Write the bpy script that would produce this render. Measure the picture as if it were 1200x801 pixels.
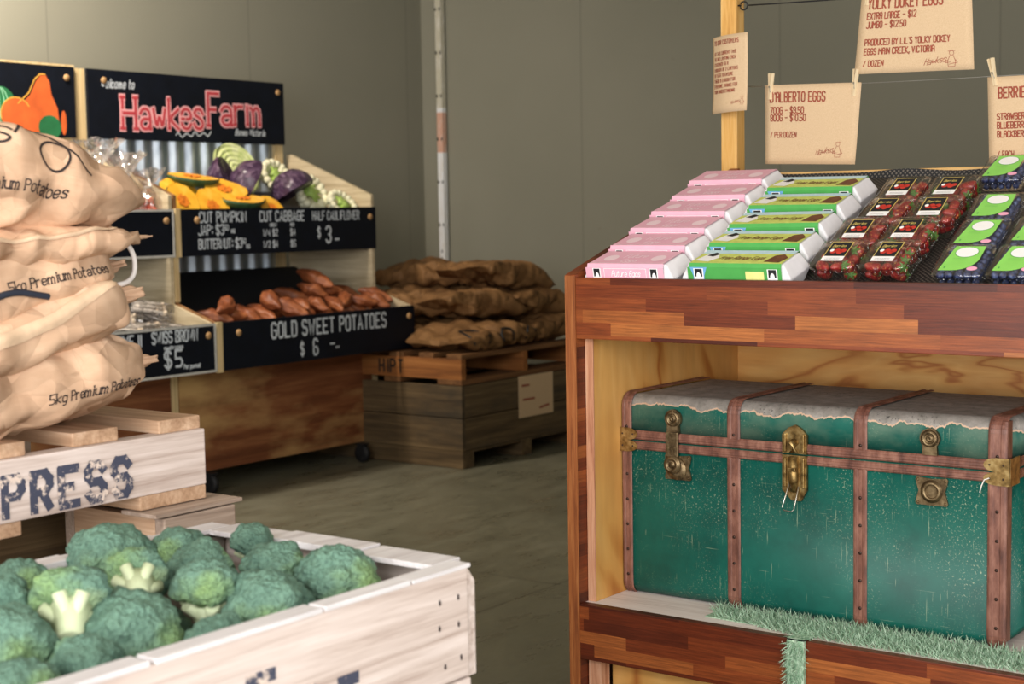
import bpy, bmesh, math, random
from mathutils import Vector, Matrix, noise
from mathutils.bvhtree import BVHTree
R = math.radians
H = 1.38                      # height of the lens above the floor; all z below are relative to the lens
for o in list(bpy.data.objects): bpy.data.objects.remove(o)
C = bpy.context.scene.collection
sc = bpy.context.scene
# ------------------------------------------------------------------ camera
F_PX, YAW, PITCH, ROLL = 1815.13, 0.641618, 0.0846712, 0.0166123
fw = Vector((-math.sin(YAW)*math.cos(PITCH), math.cos(YAW)*math.cos(PITCH), -math.sin(PITCH)))
rt = Vector((math.cos(YAW), math.sin(YAW), 0)); dn = fw.cross(rt)
r2 = rt*math.cos(ROLL)+dn*math.sin(ROLL); d2 = -rt*math.sin(ROLL)+dn*math.cos(ROLL)
cam = bpy.data.cameras.new('camera'); co = bpy.data.objects.new('camera', cam); C.objects.link(co)
cam.sensor_width = 36; cam.lens = F_PX*36/1200
M = Matrix((r2, -d2, -fw)).transposed().to_4x4(); M.translation = (0, 0, H); co.matrix_world = M
cam.dof.use_dof = True; cam.dof.focus_distance = 3.75; cam.dof.aperture_fstop = 5.0
cam.clip_start = 0.05
sc.camera = co
# ------------------------------------------------------------------ light
vs = sc.view_settings
vs.view_transform = 'Standard'; vs.look = 'None'; vs.exposure = 0.0; vs.gamma = 1; vs.use_curve_mapping = False
w = bpy.data.worlds.new('daylight'); sc.world = w; w.use_nodes = True
w.node_tree.nodes['Background'].inputs[0].default_value = (0.55, 0.62, 0.66, 1)
w.node_tree.nodes['Background'].inputs[1].default_value = 0.06
def area(name, loc, rot, sx, sy, power, col):
    l = bpy.data.lights.new(name, 'AREA'); l.shape = 'RECTANGLE'; l.size = sx; l.size_y = sy; l.energy = power; l.color = col
    o = bpy.data.objects.new(name, l); C.objects.link(o); o.location = loc; o.rotation_euler = rot
    return o
area('door_daylight', (-0.9, -1.9, 1.9), (R(90), 0, 0), 3.6, 2.6, 285, (1.0, 0.975, 0.965))
area('side_door_daylight', (1.5, 0.1, 1.8), (R(90), 0, R(90)), 3.0, 2.6, 175, (1.0, 0.975, 0.965))
area('added_wall_light', (-5.75, 3.7, H+2.35), (0, R(48), 0), .5, .9, 215, (1.0, 0.88, 0.76))  # unseen warm light without a fixture, added to brighten the left wall

# ------------------------------------------------------------------ material helpers
def lin(c):
    f = lambda v: (v/12.92 if v <= 0.04045 else ((v+0.055)/1.055)**2.4)
    return (f(c[0]/255), f(c[1]/255), f(c[2]/255), 1)
class NT:
    def __init__(s, name):
        s.m = bpy.data.materials.new(name); s.m.use_nodes = True; s.t = s.m.node_tree
        s.b = s.t.nodes['Principled BSDF']
    def n(s, typ, **kw):
        x = s.t.nodes.new('ShaderNode'+typ)
        for k, v in kw.items(): setattr(x, k, v)
        return x
    def l(s, a, b): s.t.links.new(a, b)
    def coord(s, scale=(1, 1, 1), rot=(0, 0, 0), loc=(0, 0, 0)):
        tc = s.n('TexCoord'); mp = s.n('Mapping'); mp.inputs['Scale'].default_value = scale; mp.inputs['Rotation'].default_value = rot
        mp.inputs['Location'].default_value = loc
        s.l(tc.outputs['Object'], mp.inputs['Vector']); return mp.outputs[0]
    def noise(s, vec, scale=5, detail=4, rough=.55, dist=0):
        x = s.n('TexNoise'); x.inputs['Scale'].default_value = scale; x.inputs['Detail'].default_value = detail
        x.inputs['Roughness'].default_value = rough; x.inputs['Distortion'].default_value = dist
        s.l(vec, x.inputs['Vector']); return x.outputs[0]
    def ramp(s, fac, stops, interp='LINEAR'):
        x = s.n('ValToRGB'); e = x.color_ramp.elements; x.color_ramp.interpolation = interp
        while len(e) < len(stops): e.new(0.5)
        for i, (p, c) in enumerate(stops): e[i].position = p; e[i].color = c if len(c) == 4 else lin(c)
        s.l(fac, x.inputs[0]); return x.outputs[0]
    def bw(s, fac, a, b):
        x = s.n('MapRange'); x.inputs['From Min'].default_value = a; x.inputs['From Max'].default_value = b; s.l(fac, x.inputs['Value']); return x.outputs[0]
    def mix(s, fac, a, b, mode='MIX'):
        x = s.n('Mix', data_type='RGBA', blend_type=mode)
        for i, v in ((0, fac), (6, a), (7, b)):
            if isinstance(v, (int, float)): x.inputs[i].default_value = v
            elif isinstance(v, tuple): x.inputs[i].default_value = v if len(v) == 4 else lin(v)
            else: s.l(v, x.inputs[i])
        return x.outputs[2]
    def math(s, op, a, b=0.0):
        x = s.n('Math', operation=op)
        for i, v in ((0, a), (1, b)):
            if isinstance(v, (int, float)): x.inputs[i].default_value = v
            else: s.l(v, x.inputs[i])
        return x.outputs[0]
    def xyz(s, vec):
        x = s.n('SeparateXYZ'); s.l(vec, x.inputs[0]); return x.outputs
    def comb(s, a, b, c):
        x = s.n('CombineXYZ')
        for i, v in enumerate((a, b, c)):
            if isinstance(v, (int, float)): x.inputs[i].default_value = v
            else: s.l(v, x.inputs[i])
        return x.outputs[0]
    def white(s, vec):
        x = s.n('TexWhiteNoise'); s.l(vec, x.inputs['Vector']); return x.outputs['Value']
    def bump(s, h, strength=.3, dist=.01):
        x = s.n('Bump'); x.inputs['Strength'].default_value = strength; x.inputs['Distance'].default_value = dist
        s.l(h, x.inputs['Height']); s.l(x.outputs[0], s.b.inputs['Normal'])
    def done(s, col=None, rough=.6, metal=0, spec=.5):
        if col is not None:
            if isinstance(col, tuple): s.b.inputs['Base Color'].default_value = col if len(col) == 4 else lin(col)
            else: s.l(col, s.b.inputs['Base Color'])
        if isinstance(rough, (int, float)): s.b.inputs['Roughness'].default_value = rough
        else: s.l(rough, s.b.inputs['Roughness'])
        s.b.inputs['Metallic'].default_value = metal; s.b.inputs['Specular IOR Level'].default_value = spec
        return s.m
def plain(name, col, rough=.6, metal=0, var=.12, scale=30, bump=0, spec=.5):
    t = NT(name); f = t.noise(t.coord(), scale, 4)
    c = lin(col); d = tuple(max(0, x*(1-var)) for x in c[:3])+(1,); e = tuple(min(1, x*(1+var)) for x in c[:3])+(1,)
    if bump: t.bump(f, bump, .004)
    return t.done(t.mix(t.bw(f, .3, .7), d, e), rough, metal, spec)
AX = {'x': (0, 1, 2), 'y': (1, 0, 2), 'z': (2, 1, 0)}
def wood(name, stops, axis='x', along=1.6, across=22, rough=.7, bump=.25, stain=None, stain_scale=3, stain_rng=(.5, .7), dist=.6, wear=None, spec=.4):
    t = NT(name); sc3 = [across]*3; sc3[AX[axis][0]] = along
    g = t.noise(t.coord(tuple(sc3)), 1, 6, .6, dist)
    fine = t.noise(t.coord(tuple(v*5 for v in sc3)), 1, 3, .6)
    g2 = t.math('ADD', t.math('MULTIPLY', g, .75), t.math('MULTIPLY', fine, .25))
    col = t.ramp(t.bw(g2, .3, .72), stops)
    if stain:
        s3 = [stain_scale]*3; s3[AX[axis][0]] = stain_scale*.35
        col = t.mix(t.bw(t.noise(t.coord(tuple(s3), loc=(3, 1, 7)), 1, 5, .6), *stain_rng), col, stain)
    if wear:
        col = t.mix(t.bw(t.noise(t.coord((14, 14, 14), loc=(9, 2, 1)), 1, 8, .7), .58, .7), col, wear)
    t.bump(g2, bump, .003)
    return t.done(col, rough, 0, spec)
def butcher(name, plane, rough=.42):
    t = NT(name); c = t.xyz(t.coord())
    u = c[0] if plane[0] == 'x' else (c[1] if plane[0] == 'y' else c[2]); v = c[1] if plane[1] == 'y' else (c[2] if plane[1] == 'z' else c[0])
    row = t.math('FLOOR', t.math('MULTIPLY', t.math('ADD', v, .004), 1/.0315))
    off = t.white(t.comb(row, 3.3, 0)); ln = t.math('ADD', t.math('MULTIPLY', t.white(t.comb(row, 8.1, 2)), 1.6), 2.2)
    cell = t.math('FLOOR', t.math('ADD', t.math('MULTIPLY', u, ln), t.math('MULTIPLY', off, 7)))
    rnd = t.white(t.comb(cell, row, 1.7))
    tone = t.ramp(rnd, [(0, (84, 34, 18)), (.4, (112, 48, 23)), (.7, (138, 66, 32)), (.88, (160, 86, 42)), (1, (190, 118, 62))])
    gs = (9, 230, 230) if plane[0] == 'x' else ((230, 9, 230) if plane[0] == 'y' else (230, 230, 9))
    g = t.noise(t.comb(t.math('ADD', t.math('MULTIPLY', c[0], gs[0]), t.math('MULTIPLY', rnd, 40)), t.math('MULTIPLY', c[1], gs[1]), t.math('MULTIPLY', c[2], gs[2])), 1, 5, .65, .5)
    col = t.mix(.75, tone, t.ramp(g, [(.32, (60, 40, 32)), (.5, (190, 176, 164)), (.68, (255, 250, 240))]), 'MULTIPLY')
    big = t.noise(t.coord((6, 14, 14) if plane[0] == 'x' else (14, 6, 14)), 1, 4, .6)
    col = t.mix(.35, col, t.ramp(big, [(.3, (110, 90, 80)), (.6, (255, 250, 240))]), 'MULTIPLY')
    col = t.mix(.25, col, tone)
    scr = t.bw(t.noise(t.coord((9, 9, 90), loc=(2, 2, 5)), 1, 8, .75), .68, .72)
    col = t.mix(t.math('MULTIPLY', scr, .6), col, (205, 160, 120))
    t.bump(g, .15, .002)
    return t.done(col, rough, 0, .45)

# ------------------------------------------------------------------ mesh helpers
class MB:
    def __init__(s): s.bm = bmesh.new(); s.mi = 0
    def _tag(s, n0):
        s.bm.faces.ensure_lookup_table()
        for f in s.bm.faces[n0:]: f.material_index = s.mi
    def box(s, x0, x1, y0, y1, z0, z1, bev=0, mat=None):
        n0 = len(s.bm.faces); t = bmesh.new()
        bmesh.ops.create_cube(t, size=1)
        for v in t.verts: v.co = Vector(((x0+x1)/2+v.co.x*(x1-x0), (y0+y1)/2+v.co.y*(y1-y0), (z0+z1)/2+v.co.z*(z1-z0)))
        if bev: bmesh.ops.bevel(t, geom=t.edges[:]+t.verts[:], offset=bev, segments=2, profile=.6, affect='EDGES')
        s.merge(t, mat); return s
    def merge(s, t, mat=None):
        if mat is not None: t.transform(mat)
        m = {}
        for v in t.verts: m[v.index if v.index >= 0 else id(v)] = None
        t.verts.index_update(); vs_ = [s.bm.verts.new(v.co) for v in t.verts]
        for f in t.faces:
            try:
                g = s.bm.faces.new([vs_[v.index] for v in f.verts]); g.material_index = s.mi; g.smooth = f.smooth
            except ValueError: pass
        t.free()
    def poly_prism(s, pts, axis, a0, a1):          # pts 2D in the plane left over (axis x: (y,z); y: (x,z); z: (x,y))
        mk = {'x': lambda p, a: (a, p[0], p[1]), 'y': lambda p, a: (p[0], a, p[1]), 'z': lambda p, a: (p[0], p[1], a)}[axis]
        A = [s.bm.verts.new(mk(p, a0)) for p in pts]; B = [s.bm.verts.new(mk(p, a1)) for p in pts]; n = len(pts)
        fs = [s.bm.faces.new(A), s.bm.faces.new(B[::-1])]+[s.bm.faces.new((A[i], B[i], B[(i+1) % n], A[(i+1) % n])) for i in range(n)]
        for f in fs: f.material_index = s.mi
        return s
    def tube(s, pts, r, seg=8, caps=True):
        pts = [Vector(p) for p in pts]; rs = r if isinstance(r, (list, tuple)) else [r]*len(pts); rings = []
        up = Vector((0.01, .02, 1))
        for i, p in enumerate(pts):
            d = (pts[min(i+1, len(pts)-1)]-pts[max(i-1, 0)]).normalized()
            a = d.cross(up)
            if a.length < 1e-3: a = d.cross(Vector((1, 0, 0)))
            a.normalize(); b = d.cross(a).normalized()
            rings.append([s.bm.verts.new(p+(a*math.cos(k*2*math.pi/seg)+b*math.sin(k*2*math.pi/seg))*rs[i]) for k in range(seg)])
        for i in range(len(rings)-1):
            for k in range(seg):
                f = s.bm.faces.new((rings[i][k], rings[i][(k+1) % seg], rings[i+1][(k+1) % seg], rings[i+1][k])); f.smooth = True; f.material_index = s.mi
        if caps:
            for rg in (rings[0], rings[-1]):
                f = s.bm.faces.new(rg); f.material_index = s.mi
        return s
    def lathe(s, prof, seg=20, mat=None):          # prof (r,z) about z
        t = bmesh.new(); rings = []
        for r, z in prof: rings.append([t.verts.new((r*math.cos(k*2*math.pi/seg), r*math.sin(k*2*math.pi/seg), z)) for k in range(seg)])
        for i in range(len(rings)-1):
            for k in range(seg):
                f = t.faces.new((rings[i][k], rings[i][(k+1) % seg], rings[i+1][(k+1) % seg], rings[i+1][k])); f.smooth = True
        for rg in (rings[0][::-1], rings[-1]): t.faces.new(rg)
        s.merge(t, mat); return s
    def ball(s, c, r, sub=2, sc_=(1, 1, 1)):
        t = bmesh.new(); bmesh.ops.create_icosphere(t, subdivisions=sub, radius=1)
        for v in t.verts: v.co = Vector((c[0]+v.co.x*r*sc_[0], c[1]+v.co.y*r*sc_[1], c[2]+v.co.z*r*sc_[2]))
        for f in t.faces: f.smooth = True
        s.merge(t); return s
    def grid(s, fn, nu, nv, smooth=True):
        V = [[s.bm.verts.new(fn(i/nu, j/nv)) for j in range(nv+1)] for i in range(nu+1)]
        for i in range(nu):
            for j in range(nv):
                f = s.bm.faces.new((V[i][j], V[i+1][j], V[i+1][j+1], V[i][j+1])); f.smooth = smooth; f.material_index = s.mi
        return s
    def ribbon(s, lines, width, fn, step=None):
        hw = width/2
        for kk, pl in enumerate(lines):
            pl = [Vector(p) for p in pl]
            if step:
                q = [pl[0]]
                for a, b in zip(pl, pl[1:]):
                    k = max(1, int((b-a).length/step)); q += [a.lerp(b, i/k) for i in range(1, k+1)]
                pl = q
            n = len(pl); L = []; Rr = []
            if n < 2: continue
            if width > .0125 and not step:            # broad strokes: one quad per segment, each a hair above the last
                for i in range(n-1):
                    a, b = pl[i], pl[i+1]; d = (b-a).normalized(); q = Vector((-d.y, d.x))*hw; e = d*hw*(.75 if n > 2 else .3)
                    v = [s.bm.verts.new(fn(*p)) for p in (a-e-q, b+e-q, b+e+q, a-e+q)]; f = s.bm.faces.new(v); f.material_index = s.mi; f.normal_update()
                    up = f.normal.copy()*((kk*12+i) % 97)*2.5e-5
                    for w_ in v: w_.co += up
                continue
            for i, p in enumerate(pl):
                d0 = (pl[i]-pl[i-1]).normalized() if i else (pl[1]-pl[0]).normalized()
                d1 = (pl[i+1]-pl[i]).normalized() if i < n-1 else d0
                nn = (Vector((-d0.y, d0.x))+Vector((-d1.y, d1.x)))
                if nn.length < .3: nn = Vector((-d1.y, d1.x))
                nn.normalize(); k = min(1.6, 1/max(.4, nn.dot(Vector((-d1.y, d1.x)))))
                e = d0*(-hw*.5 if i == 0 else (hw*.5 if i == n-1 else 0))
                L.append(s.bm.verts.new(fn(*(p+e+nn*hw*k)))); Rr.append(s.bm.verts.new(fn(*(p+e-nn*hw*k))))
            fs = []
            for i in range(n-1):
                f = s.bm.faces.new((Rr[i], Rr[i+1], L[i+1], L[i])); f.material_index = s.mi; fs.append(f)
            fs[0].normal_update(); up = fs[0].normal.copy()*(kk % 14)*4e-5
            for v in L+Rr: v.co += up
        return s
    def disc(s, c, rx, ry, fn, seg=24):
        f = s.bm.faces.new([s.bm.verts.new(fn(c[0]+rx*math.cos(k*2*math.pi/seg), c[1]+ry*math.sin(k*2*math.pi/seg))) for k in range(seg)]); f.material_index = s.mi; return s
    def shape(s, pts, fn):
        f = s.bm.faces.new([s.bm.verts.new(fn(*p)) for p in pts]); f.material_index = s.mi; return s
    def build(s, name, mats, parent=None, off=(0, 0, 0), smooth=None, recalc=True):
        if off != (0, 0, 0): bmesh.ops.translate(s.bm, verts=s.bm.verts[:], vec=-Vector(off))
        if recalc: bmesh.ops.recalc_face_normals(s.bm, faces=s.bm.faces[:])
        me = bpy.data.meshes.new(name); s.bm.to_mesh(me); s.bm.free()
        if smooth is not None:
            for p in me.polygons: p.use_smooth = smooth
        for m in (mats if isinstance(mats, (list, tuple)) else [mats]): me.materials.append(m)
        o = bpy.data.objects.new(name, me); C.objects.link(o)
        if parent: o.parent = parent
        return o
def thing(name, label, cat, loc=(0, 0, 0), rz=0, group=None, rot=None):
    o = bpy.data.objects.new(name, None); o.empty_display_size = .05; C.objects.link(o)
    o.location = (loc[0], loc[1], loc[2]+H); o.rotation_euler = rot if rot else (0, 0, rz)
    o['label'] = label; o['category'] = cat
    if group: o['group'] = group
    return o
def tag(o, label, cat, loc=None, group=None, kind=None, rot=None):
    if loc is not None: o.location = (loc[0], loc[1], loc[2]+H)
    if rot: o.rotation_euler = rot
    if label: o['label'] = label; o['category'] = cat
    if group: o['group'] = group
    if kind: o['kind'] = kind
    return o
def dup(root, loc, rot, label=None, group=None, scale=None):
    r = root.copy(); C.objects.link(r); r.location = (loc[0], loc[1], loc[2]+H); r.rotation_euler = rot
    if label: r['label'] = label
    if group: r['group'] = group
    if scale: r.scale = (scale,)*3 if isinstance(scale, (int, float)) else scale
    for ch in list(root.children):
        c = ch.copy(); C.objects.link(c); c.parent = r
        for g in list(ch.children):
            d = g.copy(); C.objects.link(d); d.parent = c
    return r
def struct(name, mb, m):
    o = mb.build(name, m, off=(0, 0, -H)); o['kind'] = 'structure'; return o

# ------------------------------------------------------------------ stroke lettering (grid 4 wide, baseline 2, caps to 8)
GL = {'A': '02 07 18 38 47 42|05 45', 'B': '02 08 38 47 46 35 05|35 44 43 32 02', 'C': '47 38 18 07 03 12 32 43', 'D': '02 08 38 47 43 32 02',
'E': '48 08 02 42|05 35', 'F': '48 08 02|05 35', 'G': '47 38 18 07 03 12 32 43 45 25', 'H': '02 08|42 48|05 45', 'I': '22 28', 'J': '03 12 32 43 48',
'K': '02 08|48 05 42', 'L': '08 02 42', 'M': '02 08 25 48 42', 'N': '02 08 42 48', 'O': '03 07 18 38 47 43 32 12 03', 'P': '02 08 38 47 46 35 05',
'Q': '03 07 18 38 47 43 32 12 03|34 42', 'R': '02 08 38 47 46 35 05|25 42', 'S': '47 38 18 07 06 15 35 44 43 32 12 03', 'T': '08 48|22 28',
'U': '08 03 12 32 43 48', 'V': '08 22 48', 'W': '08 12 26 32 48', 'X': '02 48|08 42', 'Y': '08 25 48|25 22', 'Z': '08 48 02 42',
'0': '03 07 18 38 47 43 32 12 03', '1': '17 28 22', '2': '07 18 38 47 46 02 42', '3': '07 18 38 47 46 35 25|35 44 43 32 12 03', '4': '32 38 04 44',
'5': '48 08 05 35 44 43 32 02', '6': '47 38 18 07 03 12 32 43 44 35 05', '7': '08 48 12', '8': '15 06 07 18 38 47 46 35 15 04 03 12 32 43 44 35',
'9': '03 12 32 43 47 38 18 07 06 15 45', '$': '47 38 18 07 06 15 35 44 43 32 12 03|21 29', '-': '05 45', '.': '22 23', ',': '23 11', '/': '02 48',
':': '23 24|26 27', "'": '28 27', '^': '02 28 42|14 34', 'a': '05 16 36 45 42|44 14 03 12 32 43', 'b': '08 02|05 16 36 45 43 32 12 03', 'c': '45 36 16 05 03 12 32 43',
'd': '48 42|45 36 16 05 03 12 32 43', 'e': '04 44 45 36 16 05 03 12 32 43', 'f': '48 38 27 22|06 36', 'g': '45 36 16 05 03 12 32 43|46 41 30 10',
'h': '08 02|05 16 36 45 42', 'i': '22 26|27 28', 'k': '08 02|46 04 42', 'l': '28 22', 'm': '02 06|05 16 25 22|25 36 45 42', 'n': '02 06|05 16 36 45 42',
'o': '05 16 36 45 43 32 12 03 05', 'p': '00 06|05 16 36 45 43 32 12 03', 'r': '02 06|05 16 36', 's': '45 36 16 05 34 43 32 12 03', 't': '18 13 22 32|06 36',
'u': '06 03 12 32 43|46 42', 'v': '06 22 46', 'w': '06 12 25 32 46', 'y': '06 22|46 10', 'z': '06 46 02 42'}
NARROW = {'I': .45, 'l': .45, 'i': .45, '1': .7, '.': .4, ',': .4, ':': .45, "'": .4, ' ': .6, 't': .75, 'f': .8, 'r': .8, 'm': 1.25, 'w': 1.2, 'M': 1.2, 'W': 1.2}
def chaikin(p, n=2):
    for _ in range(n):
        if len(p) < 3: return p
        q = [p[0]]
        for a, b in zip(p, p[1:]): q += [a.lerp(b, .25), a.lerp(b, .75)]
        p = q+[p[-1]]
    return p
def strokes(txt, x, y, h, gw, adv, shear=0, smooth=0, serif=0, rise=0, jit=0, rng=None):
    out = []; cx = x
    for k, ch in enumerate(txt):
        nf = NARROW.get(ch, 1); oy = y+(rng.uniform(-jit, jit)*h if jit else 0)+rise*(cx-x)
        for pl in GL.get(ch, '').split('|'):
            if not pl: continue
            P = [Vector(((int(q[0])-(2-2*nf if nf < 1 else 0))*(nf if nf > 1 else 1), int(q[1])-2)) for q in pl.split()]
            tick = []
            if serif:
                for e, nb in ((P[0], P[1]), (P[-1], P[-2])):
                    if abs(e.x-nb.x) < .6 and e.y in (0, 4, 6, -2) : tick.append([e+Vector((-serif, 0)), e+Vector((serif, 0))])
            if smooth: P = chaikin(P, smooth)
            for q in [P]+tick: out.append([(cx+v.x/4*gw+shear*v.y/6*h, oy+v.y/6*h) for v in q])
        cx += adv*nf
    return out
def warp(lines, f): return [[f(*p) for p in l] for l in lines]
def bow(lines): return lines
# ------------------------------------------------------------------ setting
def wall_mat(name, ax, seams):
    t = NT(name); c = t.xyz(t.coord()); u = c[0 if ax == 'x' else 1]
    acc = None
    for s_ in seams:
        k = t.math('LESS_THAN', t.math('ABSOLUTE', t.math('SUBTRACT', u, s_)), .004)
        acc = k if acc is None else t.math('MAXIMUM', acc, k)
    n = t.noise(t.coord((1.5, 1.5, 1.5)), 1, 3)
    col = t.mix(n, (134, 133, 118), (144, 142, 127))
    col = t.mix(t.bw(t.noise(t.coord((13, 13, 13)), 1, 6, .7), .69, .73), col, (130, 124, 110))
    col = t.mix(t.math('MULTIPLY', acc, .4), col, (96, 94, 86))
    t.bump(t.math('MULTIPLY', acc, -1.0), .5, .01)
    return t.done(col, .55, 0, .3)
XL, YB = -6.92, 8.28
t = NT('polished_concrete')
n1 = t.noise(t.coord((.9, .9, .9)), 1, 6, .6, .6); n2 = t.noise(t.coord((9, 3, 5)), 1, 5, .65)
col = t.ramp(t.math('ADD', t.math('MULTIPLY', n1, .6), t.math('MULTIPLY', n2, .4)), [(.3, (100, 98, 82)), (.55, (122, 120, 102)), (.75, (142, 139, 122))])
c = t.xyz(t.coord()); jn = t.math('MAXIMUM', t.math('LESS_THAN', t.math('ABSOLUTE', t.math('ADD', c[0], 3.25)), .004), t.math('LESS_THAN', t.math('ABSOLUTE', t.math('SUBTRACT', c[1], 4.6)), .004))
col = t.mix(t.math('MULTIPLY', jn, .6), col, (60, 58, 48))
M_floor = t.done(col, t.bw(n2, .1, 1.2), 0, .35)
M_wl = wall_mat('panel_left', 'y', [1.1, 2.5, 3.82, 5.2, 6.66, 8.12]); M_wb = wall_mat('panel_back', 'x', [-5.6, -4.2, -2.9, -1.5, -.1, 1.3])
M_ceil = plain('ceiling_sheet', (196, 186, 166), .7, var=.04)
struct('floor', MB().box(XL-.2, 3.6, -4, YB+.2, -H-.1, -H), M_floor)
struct('wall_left', MB().box(XL-.15, XL, -4, YB+.15, -H, 2.9), M_wl)
struct('wall_back', MB().box(XL, 3.6, YB, YB+.15, -H, 2.9), M_wb)
struct('wall_right', MB().box(1.75, 1.9, 2.2, YB, -H, 2.9), M_wl)
struct('ceiling', MB().box(XL-.15, 3.6, -4, YB+.15, 2.9, 3.0), M_ceil)
# upright against the back wall, near the corner
t = NT('upright_paint'); z = t.xyz(t.coord())[2]
pk = t.math('MULTIPLY', t.math('GREATER_THAN', z, 1.78), t.math('LESS_THAN', z, 2.05))
cc = t.mix(t.math('GREATER_THAN', z, 2.08), (236, 238, 240), (196, 192, 172))
cc = t.mix(pk, cc, (214, 168, 146))
M_up = t.done(t.mix(t.bw(t.noise(t.coord((40, 40, 15)), 1, 4), .5, .75), cc, (225, 222, 214)), .5)
M_slot = plain('slot_dark', (20, 20, 22), .8)
u = thing('shelf_upright', 'tall slotted white metal upright standing against the back wall near the corner', 'shelf upright', (-6.72, 8.235, -H))
mb = MB(); mb.box(-.024, .024, -.02, .024, 0, 4.2, .003); n0 = len(mb.bm.faces)
for k in range(14):
    for sx in (-1, 1): mb.box(sx*.017-.005, sx*.017+.005, -.0225, -.019, .12+k*.29, .14+k*.29)
for k in range(4): mb.box(-.004, .004, -.0225, -.019, .95+k*.05, .97+k*.05)
mb.bm.faces.ensure_lookup_table()
for f in mb.bm.faces[n0:]: f.material_index = 1
mb.build('post', [M_up, M_slot], u)

# ------------------------------------------------------------------ wooden display stand on the right
M_bx = butcher('block_front', 'xz'); M_by = butcher('block_side', 'yz'); M_bz = wood('block_edge', [(0, (96, 44, 18)), (.5, (150, 86, 42)), (1, (190, 130, 76))], 'z', 4, 120, .6)
PLY = [(0, (176, 118, 52)), (.35, (214, 160, 86)), (.7, (228, 182, 112)), (1, (236, 196, 132))]
def ply_mat(name, plane):
    t = NT(name); c0 = t.coord((1, 1, 1)); sc3 = {'yz': (4, 2.2, 1.1), 'xz': (1.1, 2, 4.5)}[plane]
    d = t.noise(t.coord(sc3, loc=(2, 5, 1)), 1, 3, .5, .9)
    ring = t.math('ABSOLUTE', t.math('SUBTRACT', t.math('FRACT', t.math('MULTIPLY', d, 7)), .5))
    col = t.ramp(ring, [(0, (174, 104, 44)), (.06, (190, 126, 58)), (.16, (216, 160, 84)), (.5, (226, 176, 102))])
    blot = t.bw(t.noise(t.coord((3, 3, 3), loc=(1, 8, 3)), 1, 4), .45, .7)
    col = t.mix(t.math('MULTIPLY', blot, .45), col, (196, 130, 62))
    f = t.noise(t.coord((30, 30, 4) if plane == 'yz' else (4, 30, 40)), 1, 4)
    col = t.mix(.22, col, t.ramp(f, [(.3, (150, 130, 110)), (.7, (255, 255, 255))]), 'MULTIPLY')
    return t.done(col, .55)
M_plyx = ply_mat('ply_back', 'xz'); M_plyy = ply_mat('ply_side', 'yz')
M_shelf = wood('worn_white_shelf', [(0, (200, 184, 176)), (.5, (228, 216, 210)), (1, (238, 230, 226))], 'x', 3, 30, .6, .1, (170, 136, 114), 6, (.66, .85))
M_pine = wood('pine', [(0, (186, 128, 58)), (.4, (220, 168, 92)), (1, (240, 204, 138))], 'z', 2.2, 40, .55)
M_pinex = wood('pine_across', [(0, (176, 124, 62)), (.4, (214, 168, 100)), (1, (236, 204, 146))], 'x', 2.2, 40, .55)
M_edge = wood('pink_edge', [(0, (150, 92, 64)), (.5, (196, 142, 108)), (1, (222, 180, 150))], 'z', 4, 90, .7)
S0 = (-2.22, 3.2, -H); XR = -.66
st = thing('display_stand', 'brown butcher-block wooden display stand with sloping tray on top and open shelf below', 'display stand', S0)
for xa in (-2.22, XR):
    MB().poly_prism([(3.2, -H), (4.06, -H), (4.06, .112), (3.2, -.163)], 'x', xa, xa+.03).build('side_panel', [M_by], st, S0)
MB().box(-2.2205, -2.1895, 3.1975, 3.2005, -H, -.165).build('edge_strip', M_bz, st, S0)
MB().box(-2.1895, XR, 3.2, 3.226, -.323, -.17, .0015).build('front_rail', M_bx, st, S0)
MB().box(-2.1895, XR, 3.2, 3.226, -1.142, -1.0, .0015).build('bottom_rail', M_bx, st, S0)
MB().box(-2.1895, XR, 3.226, 4.0, -1.022, -1.0005).build('shelf', M_shelf, st, S0)
MB().box(-2.1885, -2.166, 3.242, 4.0, -1.0, -.32).build('side_lining', M_plyy, st, S0)
MB().box(-2.1886, -2.1655, 3.239, 3.2425, -1.0, -.3).build('lining_edge', M_edge, st, S0)
MB().box(-2.1885, XR, 4.0, 4.02, -1.0, .07).build('back_panel', M_plyx, st, S0)
MB().box(-2.187, -2.15, 3.235, 3.275, -H, -1.142).build('foot', M_edge, st, S0)
MB().box(-2.15, XR, 3.29, 3.305, -H+.01, -1.022).build('kick_panel', M_plyx, st, S0)
TS = .385; TA = math.atan(TS)
def tz(y): return -.2215+TS*(y-3.228)
mb = MB(); mb.poly_prism([(3.227, tz(3.227)-.002), (4.0, tz(4.0)-.002), (4.0, tz(4.0)-.02), (3.227, tz(3.227)-.02)], 'x', -2.189, XR)
mb.build('tray_base', M_plyx, st, S0)
t = NT('rubber_mesh'); c = t.coord((80, 60, 60)); x = t.xyz(c); yz = t.math('ADD', x[1], x[2])
a = t.math('FRACT', t.math('ADD', x[0], yz)); b = t.math('FRACT', t.math('SUBTRACT', x[0], yz))
hole = t.math('MULTIPLY', t.math('LESS_THAN', t.math('ABSOLUTE', t.math('SUBTRACT', a, .5)), .26), t.math('LESS_THAN', t.math('ABSOLUTE', t.math('SUBTRACT', b, .5)), .26))
t.bump(hole, .8, .004)
M_mesh = t.done(t.mix(hole, (18, 19, 22), (104, 96, 88)), .55)
mb = MB(); L_ = [(3.228, tz(3.228)), (3.985, tz(3.985)), (3.99, .098)]
mb.grid(lambda u, v: (-2.187+u*(XR+2.187), 3.228+(3.985-3.228)*v, tz(3.228+(3.985-3.228)*v)+.002+.002*math.sin(u*40)*v), 40, 20)
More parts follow.
